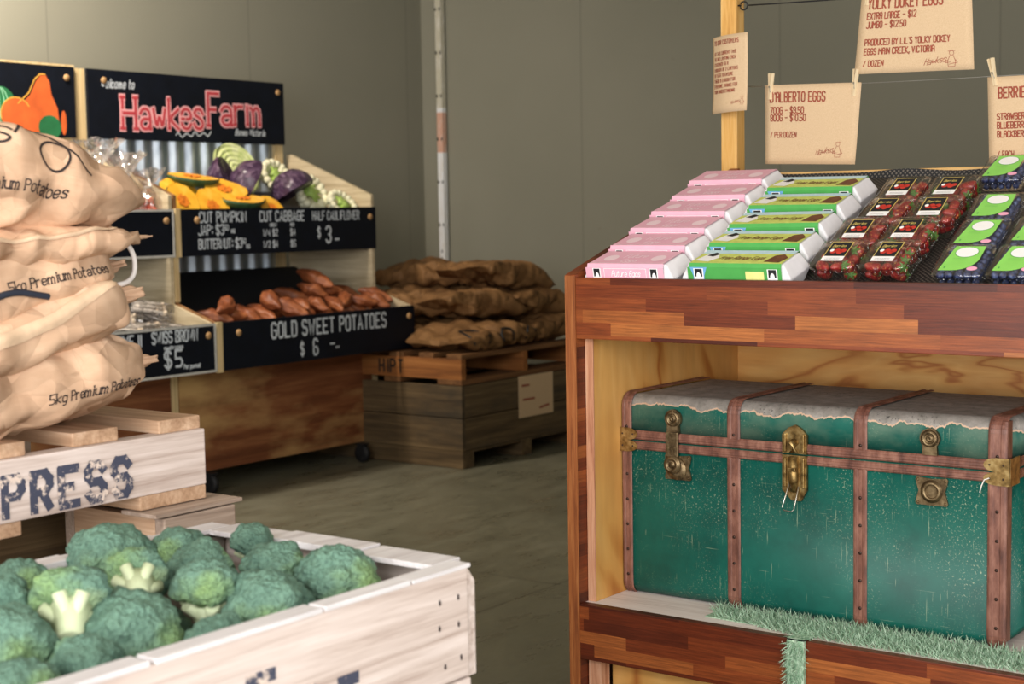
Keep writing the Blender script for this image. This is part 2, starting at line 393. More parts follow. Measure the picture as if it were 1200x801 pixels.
mb.grid(lambda u, v: (-2.187+u*(XR+2.187), 3.985+.006*v, tz(3.985)+.002+.002*math.sin(u*40)+v*(.018+.003*math.sin(u*23))), 40, 2)
mb.build('mesh_liner', M_mesh, st, S0, recalc=False)
MB().box(-2.1885, XR, 3.9985, 4.05, .07, .094, .002).build('back_rail', M_pinex, st, S0)
for xa in (-2.2, -.71):
    MB().box(xa-.052, xa, 4.062, 4.11, -H, .78, .002).build('post', M_pine, st, S0)
# hairline joint dots: nail heads
M_nail = plain('nail', (205, 190, 175), .4, .6)
for z_ in (-1.01, -1.03, -1.055, -1.08, -1.11): MB().ball((-1.62, 3.1995, z_), .0022, 1).build('nail', M_nail, st, S0)

# ------------------------------------------------------------------ trunk
T0 = (-2.163, 3.37, -1.0); TL, TD, TH = 1.008, .44, .522
def green_mat(name, lid):
    t = NT(name); c0 = t.coord(); c = t.xyz(c0)
    n = t.noise(t.coord((5, 5, 5)), 1, 6, .65)
    col = t.ramp(n, [(.3, (4, 66, 58)), (.5, (8, 86, 74)), (.72, (16, 99, 85))])
    # chipped specks, growing denser low down and towards the right
    sp = t.noise(t.coord((190, 190, 190)), 1, 3, .7); region = t.noise(t.coord((4.5, 4.5, 4.5), loc=(1.3, 0, 4)), 1, 3)
    chips = t.math('MULTIPLY', t.bw(sp, .585, .64), t.bw(region, .44, .6))
    col = t.mix(t.math('MULTIPLY', chips, .6), col, (176, 182, 150))
    def scratch(scl, rot, lo, loc, a=.8):
        s1 = t.noise(t.coord(scl, rot, loc), 1, 2, .5); m = t.noise(t.coord((7, 7, 7), loc=loc), 1, 2)
        return t.math('MULTIPLY', t.math('MULTIPLY', t.bw(s1, lo-.03, lo-.01), t.bw(m, .46, .54)), a)
    for scl, rot, lo, loc, a in (((260, 1, 9), (0, 0, 0), .71, (1, 2, 3), .7), ((9, 1, 260), (0, .3, 0), .72, (4, 2, 3), .6), ((160, 1, 10), (0, .7, 0), .72, (7, 1, 5), .6), ((200, 1, 14), (0, -.5, 0), .73, (2, 6, 5), .7)):
        col = t.mix(scratch(scl, rot, lo, loc, a*.75), col, (150, 166, 136))
    scuff = t.bw(t.noise(t.coord((22, 22, 22), loc=(5, 5, 5)), 1, 8, .75), .62, .72)
    col = t.mix(t.math('MULTIPLY', scuff, .35), col, (110, 150, 128))
    if lid:
        n3 = t.noise(t.coord((14, 6, 6), loc=(3, 3, 0)), 1, 6, .62)
        haze = t.noise(t.coord((9, 9, 14)), 1, 5)
        col = t.mix(t.math('MULTIPLY', t.bw(haze, .4, .7), .5), col, (120, 138, 116))
        h = t.math('ADD', c[2], t.math('MULTIPLY', t.math('SUBTRACT', n3, .5), .06))
        h = t.math('ADD', h, t.math('MULTIPLY', c[1], .2))
        dust = t.noise(t.coord((26, 26, 26)), 1, 6, .7)
        cd = t.ramp(dust, [(.3, (112, 108, 100)), (.55, (146, 140, 132)), (.75, (164, 158, 148))])
        spk = t.math('MULTIPLY', t.bw(t.noise(t.coord((150, 60, 150)), 1, 3, .7), .6, .64), t.bw(t.noise(t.coord((4, 6, 4), loc=(2, 1, 1)), 1, 3), .45, .6))
        cd = t.mix(t.math('MULTIPLY', spk, .8), cd, (48, 48, 46))
        col = t.mix(t.bw(h, .0905, .092), col, (196, 164, 138))
        col = t.mix(t.bw(h, .0945, .096), col, cd)
        t.bump(t.bw(h, .088, .097), .5, .004)
    else: t.bump(t.noise(t.coord((300, 300, 300)), 1, 2), .12, .001)
    return t.done(col, .5 if not lid else .7, 0, .4)
M_gb = green_mat('green_leathercloth', False); M_gl = green_mat('green_lid', True)
t = NT('leather_strip'); n = t.noise(t.coord((40, 40, 12)), 1, 6, .65)
M_lea = t.done(t.ramp(n, [(.28, (72, 42, 34)), (.5, (118, 76, 62)), (.7, (152, 108, 90)), (.85, (196, 156, 128))]), .5); 
M_brass = (lambda t: t.done(t.ramp(t.noise(t.coord((60, 60, 60)), 1, 5), [(.3, (92, 72, 40)), (.5, (150, 122, 74)), (.75, (196, 172, 118))]), .38, .85))(NT('old_brass'))
M_brassd = (lambda t: t.done(t.ramp(t.noise(t.coord((60, 60, 60)), 1, 5), [(.3, (70, 56, 38)), (.5, (116, 98, 70)), (.75, (158, 138, 104))]), .42, .8))(NT('dull_brass'))
M_rivet = plain('rivet', (58, 40, 32), .4, .5)
tr = thing('steamer_trunk', 'old green steamer trunk with leather strips and brass latches on the open shelf', 'trunk', T0)
def rbox(x0, x1, y0, y1, z0, z1, r, round_):
    t = bmesh.new(); bmesh.ops.create_cube(t, size=1)
    for v in t.verts: v.co = Vector(((x0+x1)/2+v.co.x*(x1-x0), (y0+y1)/2+v.co.y*(y1-y0), (z0+z1)/2+v.co.z*(z1-z0)))
    ed = [e for e in t.edges if round_(e)]
    bmesh.ops.bevel(t, geom=ed, offset=r, segments=6, profile=.5, affect='EDGES')
    for f in t.faces: f.smooth = True
    return t
ZJ = .404   # joint height
mb = MB(); mb.merge(rbox(.004, TL-.004, 0, TD, 0, ZJ-.001, .03, lambda e: all(v.co.z < .1 for v in e.verts))); ob = mb.build('body', M_gb, tr)
mb = MB(); mb.merge(rbox(.004, TL-.004, 0, TD, ZJ+.001, TH, .032, lambda e: all(v.co.z > .45 for v in e.verts))); bmesh.ops.translate(mb.bm, verts=mb.bm.verts[:], vec=(0, 0, -ZJ))
ol = mb.build('lid', M_gl, tr); ol.location = (0, 0, ZJ)
for o in (ob, ol):
    md = o.modifiers.new('ws', 'WEIGHTED_NORMAL')
def profile(z0, z1, top, bottom):              # front-face outline, wraps the top or bottom edge
    p = []
    if bottom: p += [(.06, -.0035)]+[(.032-.0345*math.sin(a), .032-.0345*math.cos(a)-.001) for a in [R(k*15) for k in range(0, 7)]]
    else: p += [(-.0035, z0)]
    if top: p += [(.032-.0355*math.cos(a), TH-.032+.0355*math.sin(a)) for a in [R(k*15) for k in range(0, 7)]]+[(TD-.03, TH+.0035)]
    else: p += [(-.0035, z1)]
    return p
def vstrip(xa, xb, prof, rivz, name='leather_strip'):
    mb = MB(); n = len(prof)
    for i in range(n-1):
        (y0, z0), (y1, z1) = prof[i], prof[i+1]; d = Vector((y1-y0, z1-z0)).normalized(); nn = Vector((-d.y, d.x))*1
        # outward is towards -y / +z
        if nn.x > 0 or (abs(nn.x) < 1e-6 and nn.y < 0): nn = nn if nn.y > .3 else -nn
        w_ = xb-xa
        sec = [(xa, 0), (xa+w_*.12, .0022), (xa+w_*.28, .0022), (xa+w_*.34, .0006), (xa+w_*.66, .0006), (xa+w_*.72, .0022), (xa+w_*.88, .0022), (xb, 0)]
        A = [mb.bm.verts.new((x, y0+nn.x*h, z0+nn.y*h)) for x, h in sec]; B = [mb.bm.verts.new((x, y1+nn.x*h, z1+nn.y*h)) for x, h in sec]
        for k in range(7): mb.bm.faces.new((A[k], A[k+1], B[k+1], B[k])).smooth = False
    mb.mi = 1
    t0 = len(mb.bm.faces)
    for z_ in rivz: mb.ball(((xa+xb)/2, -.004, z_), .0042, 2, (1, .5, 1))
    mb.bm.faces.ensure_lookup_table()
    for f in mb.bm.faces[t0:]: f.material_index = 1
    return mb.build(name, [M_lea, M_rivet], tr, recalc=False)
XS = [(0, .03), (.309, .345), (.645, .679), (.966, 1.008)]
for i, (a, b) in enumerate(XS):
    vstrip(a, b, profile(.0, ZJ-.02, False, True), [.05+k*.066 for k in range(5)])
    vstrip(a, b, profile(ZJ+.02, 0, True, False), [ZJ+.034])
def hstrip(z0, z1, name):
    mb = MB(); w_ = z1-z0
    sec = [(z0, 0), (z0+w_*.15, .003), (z0+w_*.3, .003), (z0+w_*.38, .0045), (z0+w_*.62, .0045), (z0+w_*.7, .003), (z0+w_*.85, .003), (z1, 0)]
    path = [(TL+.0005, TD, 1, 0), (TL+.0005, -.0005, 1, -1), (-.0005, -.0005, -1, -1), (-.0005, TD, -1, 0)]
    V = [[mb.bm.verts.new((x+dx*(h+.003), y+dy*(h+.003), z_)) for z_, h in sec] for x, y, dx, dy in path]
    for i in range(3):
        for k in range(7): mb.bm.faces.new((V[i][k], V[i+1][k], V[i+1][k+1], V[i][k+1]))
    return mb.build(name, M_lea, tr)
hstrip(ZJ-.024, ZJ-.002, 'body_edge'); hstrip(ZJ+.002, ZJ+.026, 'lid_edge')
# end strips on the right end face
for (z0, z1) in ((0.02, ZJ-.024), (ZJ+.026, TH-.005)):
    MB().box(TL-.006, TL+.001, -.001, .03, z0, z1, .001).build('leather_strip', M_lea, tr)
# brass corner clips
def clip(xc, sgn, z0, z1):
    zc = (z0+z1)/2; hh = (z1-z0)/2+.004
    mb = MB(); pts = [(xc, zc-hh), (xc+sgn*.03, zc-hh)]+[(xc+sgn*(.03+.03*math.cos(a)), zc+hh*math.sin(a)) for a in [R(k*22.5) for k in range(-3, 4)]]+[(xc+sgn*.03, zc+hh), (xc, zc+hh)]
    if sgn < 0: pts = pts[::-1]
    mb.poly_prism(pts, 'y', -.0105, -.0078); mb.box(xc-.0015, xc+.0015, -.0105, .05, zc-hh, zc+hh)
    n0 = len(mb.bm.faces)
    for q in (.015, .046): mb.ball((xc+sgn*q, -.0105, zc), .0028, 1, (1, .6, 1))
    mb.bm.faces.ensure_lookup_table()
    for f in mb.bm.faces[n0:]: f.material_index = 1
    return mb.build('corner_clip', [M_brass, M_rivet], tr)
for xc, sg in ((-.0095, 1), (TL+.0095, -1)):
    clip(xc, sg, ZJ-.026, ZJ-.004); clip(xc, sg, ZJ+.004, ZJ+.028)
RX = Matrix.Rotation(R(90), 4, 'X')        # lathe axis z -> -y (towards the viewer)
def at(x, y, z): return Matrix.Translation((x, y, z)) @ RX
RING = [(.001, 0), (.001, .006), (.008, .006), (.0085, .003), (.011, .003), (.0115, .007), (.017, .0075), (.0185, .004), (.0205, .003), (.0205, 0)]
def catch(cx, full):
    g = MB()                                            # upper round plate on the lid
    pts = [(cx+.0235*math.cos(a), ZJ+.064+.0235*math.sin(a)) for a in [R(k*15) for k in range(-3, 16)]]
    pts = [(cx+.018, ZJ+.026)]+pts+[(cx-.018, ZJ+.026)]
    g.poly_prism(pts, 'y', -.011, -.003); g.lathe([(r, z+.0085) for r, z in RING[:-1]]+[(.0185, .008)], 24, at(cx, 0, ZJ+.064))
    for a in (90, 215, 325): g.ball((cx+.0195*math.cos(R(a)), -.0115, ZJ+.064+.0195*math.sin(R(a))), .0025, 1)
    up = g.build('hasp_plate', M_brassd, tr)
    g = MB(); z0 = ZJ-.06
    if full:
        m = MB(); m.box(cx-.019, cx+.017, -.016, -.008, ZJ-.034, ZJ+.03, .003)
        for k in (-.011, -.001, .009): m.box(cx+k-.003, cx+k+.003, -.0185, -.015, ZJ-.028, ZJ-.008, .0012)
        m.build('hasp_arm', M_brassd, tr)
        dx = .012
    else: dx = .004; z0 = ZJ-.058
    W_ = .032
    pts = []
    for sx, sz in ((1, -1), (1, 1), (-1, 1), (-1, -1)):
        c_ = (cx+dx+sx*W_, z0+sz*.026)
        a0 = {(1, -1): -90, (1, 1): 0, (-1, 1): 90, (-1, -1): 180}[(sx, sz)]
        pts += [(c_[0]+.0065*math.cos(R(a0+k)), c_[1]+.0065*math.sin(R(a0+k))) for k in (-30, 0, 30, 60, 90, 120)]
        nx = {(1, -1): (cx+dx+W_*.98, z0), (1, 1): (cx+dx, z0+.029), (-1, 1): (cx+dx-W_*.98, z0), (-1, -1): (cx+dx, z0-.032)}[(sx, sz)]
        pts.append(nx)
    g.poly_prism(pts, 'y', -.0065, -.003)
    for sx in (-1, 1):
        for sz in (-1, 1): g.ball((cx+dx+sx*W_, -.007, z0+sz*.026), .0035, 1)
    g.build('lock_plate', M_brassd, tr)
    g = MB()
    if full:
        g.lathe([(.001, .003), (.001, .011), (.028, .011), (.0285, .0085), (.029, .003)], 28, at(cx+.009, 0, z0-.004))
        g.lathe([(.001, .01), (.001, .022), (.006, .022), (.0065, .018), (.013, .018), (.0135, .021), (.019, .021), (.0195, .017), (.0235, .0165), (.024, .012), (.0245, .01)], 28, at(cx, 0, z0+.007))
        g.box(cx-.0015, cx+.0015, -.0245, -.021, z0+.002, z0+.013)
    else:
        g.lathe([(.0145, .003), (.0145, .0115), (.018, .0125), (.0225, .0115), (.023, .008), (.0265, .0075), (.027, .003)], 28, at(cx+dx, 0, z0))
    g.build('lock_disc' if full else 'ring', M_brassd, tr)
catch(.157, True); catch(.833, False)
# centre lock
cx = .493; g = MB()
g.poly_prism([(cx-.03, ZJ-.088), (cx-.005, ZJ-.112), (cx+.02, ZJ-.112), (cx+.035, ZJ-.085), (cx+.035, ZJ-.002), (cx-.03, ZJ-.002)], 'y', -.0105, -.003)
g.box(cx-.026, cx-.018, -.0165, -.01, ZJ-.08, ZJ-.008, .002); g.box(cx+.022, cx+.03, -.0165, -.01, ZJ-.08, ZJ-.008, .002)
g.tube([(cx+.002, -.013, ZJ-.004), (cx+.002, -.013, ZJ-.06), (cx+.002, -.011, ZJ-.09)], [.0125, .0125, .009], 12)
g.box(cx-.009, cx+.013, -.0275, -.02, ZJ-.04, ZJ-.03, .002)
g.build('lock_plate', M_brass, tr)
g = MB(); g.poly_prism([(cx-.03, ZJ+.002), (cx+.035, ZJ+.002), (cx+.035, ZJ+.048), (cx+.02, ZJ+.064), (cx+.004, ZJ+.072), (cx-.014, ZJ+.064), (cx-.03, ZJ+.048)], 'y', -.0105, -.003)
g.box(cx-.026, cx-.018, -.0165, -.01, ZJ+.006, ZJ+.05, .002); g.box(cx+.022, cx+.03, -.0165, -.01, ZJ+.006, ZJ+.05, .002)
g.tube([(cx+.002, -.013, ZJ+.004), (cx+.002, -.013, ZJ+.028), (cx+.002, -.01, ZJ+.036)], [.012, .012, .008], 12)
g.build('hasp_plate', M_brass, tr)
g = MB(); zz = ZJ-.078
g.tube([(cx-.008, -.015, zz+.01), (cx-.024, -.022, zz-.05), (cx-.02, -.022, zz-.058), (cx-.0, -.022, zz-.06), (cx+.006, -.021, zz-.054), (cx+.016, -.015, zz+.002)], .0016, 8)
g.build('wire_loop', plain('steel_wire', (190, 184, 172), .3, .9), tr)
g = MB(); g.tube([(.972, -.012, ZJ-.014), (.962, -.016, ZJ-.018), (.956, -.016, ZJ-.032), (.952, -.016, ZJ-.048)], .0014, 6); g.build('thread', plain('white_thread', (232, 228, 218), .8), tr)

# ------------------------------------------------------------------ artificial grass
t = NT('grass_blades'); n = t.noise(t.coord((160, 160, 60)), 1, 2)
M_gr = t.done(t.ramp(n, [(.3, (92, 130, 100)), (.46, (146, 180, 150)), (.6, (176, 202, 176)), (.8, (208, 222, 204))]), .5)
rg = random.Random(5); mb = MB()
G0 = (-1.88, 3.2, -1.0)
def blade(p, d, ln, wd):
    d = Vector(d).normalized(); s = d.cross(Vector((rg.uniform(-1, 1), rg.uniform(-1, 1), rg.uniform(-1, 1)))).normalized()*wd
    k = Vector((rg.uniform(-.4, .4), rg.uniform(-.4, .4), -.3))*ln*.35; p = Vector(p)
    a = p-s; b = p+s; m1 = p+d*ln*.55+k*.3; e = p+d*ln+k
    v = [mb.bm.verts.new(q) for q in (a, b, m1+s*.8, m1-s*.8, e)]
    mb.bm.faces.new((v[0], v[1], v[2], v[3])); mb.bm.faces.new((v[3], v[2], v[4]))
def ingr(x, y):
    if x < -1.845+.03*math.sin(y*90) and y < 3.36+(x+1.88)*1.0: return y > 3.30+(-1.84-x)*.8
    return True
for k in range(9500):
    x = rg.uniform(-1.87, -.75); y = rg.uniform(3.228, 3.405)
    fr = 3.228 + max(0, (-1.62-x))*.22
    if y < fr or not ingr(x, y): continue
    if y > 3.366 : continue
    blade((x, y, -.9995), (rg.uniform(-.7, .5), rg.uniform(-.9, .35), rg.uniform(.45, 1)), rg.uniform(.018, .034), .0011)
mb.box(-1.86, -.75, 3.262, 3.366, -1.0, -.9975)
for k in range(900):                                     # narrow tongue hanging over the rail
    s_ = rg.random(); x = -1.58+rg.uniform(-.02, .02)
    if s_ < .18: p = (x, 3.25-.06*s_/.18, -.995)
    else: p = (x-.008*(s_-.18), 3.19, -.995-(s_-.18)/.82*.15)
    blade(p, (rg.uniform(-.9, .9), rg.uniform(-.8, -.1), rg.uniform(-1.1, .2)), rg.uniform(.014, .03), .0011)
mb.box(-1.6, -1.558, 3.185, 3.1965, -1.148, -.994); mb.box(-1.6, -1.558, 3.185, 3.27, -.9975, -.9935)
o = mb.build('artificial_grass', M_gr, None, G0, recalc=False)
tag(o, 'pale green artificial grass strip on the shelf before the trunk, tongue over the rail', 'artificial grass', G0, kind='stuff')
# ------------------------------------------------------------------ egg cartons
M_pulp = plain('moulded_pulp', (226, 224, 226), .85, var=.05, bump=.1)
M_pink = plain('pink_print', (232, 176, 194), .5, var=.04); M_pinkl = plain('pale_pink_print', (244, 216, 224), .5, var=.03)
M_ink = plain('black_ink', (22, 22, 26), .7); M_whi = plain('white_print', (244, 242, 240), .55, var=.03)
M_grn = plain('green_print', (74, 160, 76), .5, var=.06); M_yel = plain('meadow_print', (206, 214, 110), .5, var=.12, scale=60); M_sky = plain('sky_print', (196, 224, 236), .5, var=.05)
M_brn = plain('brown_print', (112, 66, 40), .6, var=.3, scale=80); M_tagy = plain('yellow_print', (226, 226, 140), .5); M_blu = plain('blue_print', (110, 170, 216), .5)
def carton(name, label, kind):
    t = thing(name, label, 'egg carton')
    a = .112 if kind == 'pink' else .126; xo = 0
    b = MB(); V = [(sx*(a+dx), sy*y, z) for z, dx, y in ((0, .004, .044), (.03, .018, .053), (.034, .018, .053), (.067, -.001, .045)) for sx, sy in ((-1, -1), (1, -1), (1, 1), (-1, 1))]
    tb = bmesh.new(); vv = [tb.verts.new(v) for v in V]
    tb.faces.new(vv[0:4][::-1]); tb.faces.new(vv[12:16])
    for k in range(3):
        for i in range(4): tb.faces.new((vv[4*k+i], vv[4*k+(i+1) % 4], vv[4*k+4+(i+1) % 4], vv[4*k+4+i]))
    bmesh.ops.bevel(tb, geom=tb.edges[:]+tb.verts[:], offset=.004, segments=2, profile=.6, affect='EDGES')
    b.merge(tb); b.build('pulp_box', M_pulp, t)
    b = MB(); b.box(a+.006, a+.0185, -.03, .03, .0305, .0335, .0008); b.build('closing_tab', M_pulp, t)
    prof = [(-.0565, .008), (-.053, .061), (-.0475, .0695), (.0475, .0695), (.053, .061), (.0565, .008)]
    s = MB(); m = .004
    xl, xr = -a-(.012 if kind == 'pink' else .002), a-(.006 if kind == 'pink' else .003)
    for i in range(5):
        p, q = prof[i], prof[i+1]
        k0 = 0 if i not in (1,) else 0
        f = s.bm.faces.new([s.bm.verts.new(v) for v in ((xl+(.012 if kind == 'pink' and i in (2,) else .003 if i in (0, 4) else .008), p[0], p[1]), (xr, p[0], p[1]), (xr, q[0], q[1]), (xl+(.012 if kind == 'pink' and i in (2,) else .003 if i in (0, 4) else .008), q[0], q[1]))])
        f.material_index = {'pink': 0, 'green': 2 if i == 2 else 1}[kind]
    FR = lambda x, z, o=.0007: (x, -.0565+.0035*(z-.008)/.053-o, z)
    TP = lambda x, y, o=.0007: (x, y, .0695+o)
    def rect(x0, x1, y0, y1, fn, mi): s.mi = mi; s.shape([(x0, y0), (x1, y0), (x1, y1), (x0, y1)], fn)
    if kind == 'pink':          # slots: 0 pink 1 pale 2 black 3 white
        mats = [M_pink, M_pinkl, M_ink, M_whi]
        for xc in (-.088, .078):
            rect(xc-.012, xc+.012, .03, .0595, FR, 3); rect(xc-.009, xc+.009, .038, .058, lambda x, z: FR(x, z, .0011), 2)
            s.mi = 3; s.disc((xc+.001, .038), .0055, .011, lambda x, z: FR(x, max(z, .03), .0014), 14)
        s.mi = 3; s.ribbon([[(-.066, .026), (-.066, .0585), (.056, .0585), (.056, .026), (-.066, .026)]], .0012, FR)
        s.ribbon(strokes('Future Eggs', -.045, .039, .014, .0062, .0084, .25, 1), .0016, FR)
        s.ribbon([[(xl+.012, -.044), (xr, -.044)], [(xr-.004, -.044), (xr-.004, .044)]], .0012, TP)
        s.mi = 1
        for xc in (-.07, .068): s.disc((xc, -.006), .019, .022, TP)
        s.ribbon(strokes('Future', -.036, -.004, .024, .009, .012, .25, 1), .003, TP); s.ribbon(strokes('Eggs', -.028, -.034, .02, .009, .012, .25, 1), .003, TP)
    else:                        # 0 white 1 green 2 meadow 3 sky 4 black 5 brown 6 yellow 7 blue
        mats = [M_whi, M_grn, M_yel, M_sky, M_ink, M_brn, M_tagy, M_blu]
        rect(xl+.008, xr, .022, .0475, lambda x, y: TP(x, y, .0004), 3)
        s.mi = 0; s.shape([(-.115, -.03), (-.075, -.038), (-.06, -.01), (-.075, .026), (-.1, .02)], TP); s.mi = 4; s.shape([(-.1, .005), (-.08, -.002), (-.068, .016), (-.085, .028)], lambda x, y: TP(x, y, .001))
        s.mi = 5; s.shape([(.07, -.035), (.112, -.04), (.12, -.005), (.1, .02), (.08, .01)], TP)
        s.ribbon(strokes('Free Range Eggs', -.055, -.02, .022, .0062, .0085, .2, 1), .0022, TP)
        s.ribbon(strokes('Free Range Eggs', -.078, .016, .009, .003, .0042, 0, 1), .0009, FR)
        s.mi = 6; rect(.03, .078, .022, .052, FR, 6); s.disc((.005, .018), .008, .009, FR)
        s.mi = 7; s.shape([(-.118, .061), (-.072, .061), (-.08, .04), (-.08, .018), (-.11, .018), (-.11, .04)], FR)
        for xc in (-.095, .1):
            rect(xc-.013, xc+.013, .028, .058, lambda x, z: FR(x, z, .001), 0); rect(xc-.010, xc+.010, .038, .057, lambda x, z: FR(x, z, .0014), 4)
            s.mi = 0; s.disc((xc, .038), .006, .011, lambda x, z: FR(x, max(z, .028), .0018), 14)
    s.build('printed_sleeve', mats, t, recalc=False)
    return t
def on_tray(x, y, lift=0): return (x, y, tz(y)+.0055+lift)
NTH = ['frontmost', 'second', 'third', 'fourth', 'fifth', 'rearmost']
CT = R(16.5)
cp = carton('egg_carton', '', 'pink'); cg = carton('egg_carton', '', 'green')
rj = random.Random(3)
for i in range(6):
    lab = 'pink egg carton at the left edge, %s of six' % (NTH[i]+' from the front' if 0 < i < 5 else NTH[i])
    loc = on_tray(-2.048-.004*i+rj.uniform(-.003, .003), 3.285+.1085*i, .006); rot = (CT, rj.uniform(-.01, .01), rj.uniform(-.025, .015))
    if i == 0: tag(cp, lab, 'egg carton', loc, 'pink egg cartons', rot=rot)
    else: dup(cp, loc, rot, lab, 'pink egg cartons')
NG = ['frontmost', 'second', 'third', 'fourth', 'rearmost']
for i in range(5):
    lab = 'green and white egg carton, %s of five' % (NG[i]+' from the front' if 0 < i < 4 else NG[i])
    loc = on_tray(-1.757-.009*i+rj.uniform(-.003, .003), 3.292+.117*i, .006); rot = (CT, rj.uniform(-.008, .008), rj.uniform(-.03, .015))
    if i == 0: tag(cg, lab, 'egg carton', loc, 'green egg cartons', rot=rot)
    else: dup(cg, loc, rot, lab, 'green egg cartons')

# ------------------------------------------------------------------ berries in clear punnets
t = NT('clear_plastic'); tr_ = t.n('BsdfTransparent'); tr_.inputs[0].default_value = (.97, .98, .98, 1); gl = t.n('BsdfGlossy'); gl.inputs['Roughness'].default_value = .08
lw = t.n('LayerWeight'); lw.inputs['Blend'].default_value = .35; mx = t.n('MixShader'); t.l(t.math('ADD', t.math('MULTIPLY', lw.outputs['Facing'], .4), .07), mx.inputs[0]); t.l(tr_.outputs[0], mx.inputs[1]); t.l(gl.outputs[0], mx.inputs[2])
t.l(mx.outputs[0], t.t.nodes['Material Output'].inputs['Surface']); M_clear = t.m
t = NT('strawberry_skin'); c = t.coord((300, 300, 220)); n = t.noise(c, 1, 2)
M_str = t.done(t.mix(t.bw(n, .62, .68), t.ramp(t.noise(t.coord((40, 40, 40)), 1, 2), [(.3, (112, 18, 24)), (.6, (158, 32, 36)), (.8, (190, 84, 70))]), (226, 170, 90)), .3)
M_cal = plain('calyx_green', (84, 122, 52), .6, var=.3)
t = NT('blueberry_skin'); M_blub = t.done(t.ramp(t.noise(t.coord((90, 90, 90)), 1, 3), [(.3, (24, 28, 56)), (.5, (46, 56, 98)), (.75, (104, 122, 164))]), .5)
M_lgrn = plain('leaf_green_print', (140, 210, 96), .5, var=.04); M_gold = plain('gold_print', (214, 190, 104), .5); M_red = plain('red_print', (196, 52, 40), .5)
def punnet(name, label, kind, w, d, h):
    t = thing(name, label, 'punnet')
    def shell(z0, z1, a0, a1, rim, inner):
        b = MB()
        def ring(ax, ay, z, r=.014):
            return [b.bm.verts.new((sx*(ax-r)+r*math.cos(R(k)), sy*(ay-r)+r*math.sin(R(k)), z)) for sx, sy, ks in ((1, 1, (0, 30, 60, 90)), (-1, 1, (90, 120, 150, 180)), (-1, -1, (180, 210, 240, 270)), (1, -1, (270, 300, 330, 360))) for k in ks]
        rs = [ring(*q) for q in rim]
        for A, B in zip(rs, rs[1:]):
            for i in range(16):
                f = b.bm.faces.new((A[i], A[(i+1) % 16], B[(i+1) % 16], B[i]))
        b.bm.faces.new(rs[0] if inner else rs[-1]); return b
    hw, hd = w/2, d/2
    b = shell(0, 0, 0, 0, [(hw-.008, hd-.008, 0), (hw-.006, hd-.006, .006), (hw-.003, hd-.003, h-.012), (hw, hd, h-.012), (hw, hd, h-.008)], True)
    for k in range(-3, 4):
        b.tube([(k*w*.12, -hd+.0055, .006), (k*w*.12, -hd+.0025, h-.014)], .0014, 5); b.tube([(hw-.0055, k*d*.12, .006), (hw-.0025, k*d*.12, h-.014)], .0014, 5)
    b.build('tub', M_clear, t, smooth=True)
    b = shell(0, 0, 0, 0, [(hw+.0008, hd+.0008, h-.009), (hw+.0008, hd+.0008, h-.004), (hw-.004, hd-.004, h-.003), (hw-.010, hd-.010, h-.003), (hw-.012, hd-.012, h)], False)
    b.build('lid', M_clear, t, smooth=True)
    s = MB(); fn = lambda o: (lambda x, y: (x, y, h+o))
    if kind == 'straw':
        x0, x1, y0, y1 = -.03, .024, -.04, .042
        s.mi = 0; s.shape([(x0, y0), (x1, y0), (x1, y0+.02), (x0, y0+.02)], fn(.0005))
        s.mi = 3; s.shape([(x0, y0+.02), (x1, y0+.02), (x1, y1), (x0, y1)], fn(.0005))
        s.mi = 1; s.shape([(x0+.002, y0+.02), (x1-.002, y0+.02), (x1-.002, y1-.002), (x0+.002, y1-.002)], fn(.0008))
        s.mi = 2
        for q in ((-.012, -.002), (.004, -.004), (-.004, .004), (.011, .003)): s.disc(q, .0075, .0075, fn(.0011), 12)
        s.mi = 0; s.disc((-.017, .004), .005, .006, fn(.0012), 10)
        s.mi = 3; s.ribbon(strokes('Berries', -.022, .018, .01, .0042, .0056, .2, 1), .0012, fn(.0012))
        s.mi = 1; s.ribbon([[(-.022, y0+.006+k*.005), (.014, y0+.006+k*.005)] for k in range(2)], .0008, fn(.0008))
        mats = [M_whi, M_ink, M_red, M_gold]
    else:
        s.mi = 0; s.shape([(-.042, -.05), (-.012, -.05)]+[(-.012+.05*math.sin(R(a)), .0-.05*math.cos(R(a))) for a in range(15, 91, 15)]+[(.038, .05), (-.03, .05)], fn(.0005))
        s.mi = 2; s.disc((.002, .024), .0265, .0215, fn(.0008)); s.mi = 1; s.disc((.002, .024), .025, .02, fn(.0011))
        s.mi = 2; s.disc((-.03, -.038), .002, .004, fn(.0009), 8)
        s.ribbon([[(-.022, -.002-k*.006), (.008, -.002-k*.006)] for k in range(2)], .0006, fn(.0009))
        s.mi = 3; s.disc((.032, -.042), .012, .008, fn(.0006))
        mats = [M_lgrn, M_whi, M_grn, plain('pink_sticker', (240, 170, 196), .5)] if not bpy.data.materials.get('pink_sticker') else [M_lgrn, M_whi, M_grn, bpy.data.materials['pink_sticker']]
    s.build('label', mats, t, recalc=False)
    return t
b = MB(); b.lathe([(.0005, -.023), (.005, -.0205), (.0105, -.012), (.0145, -.002), (.0165, .007), (.0155, .014), (.010, .0185), (.001, .0195)], 14); 
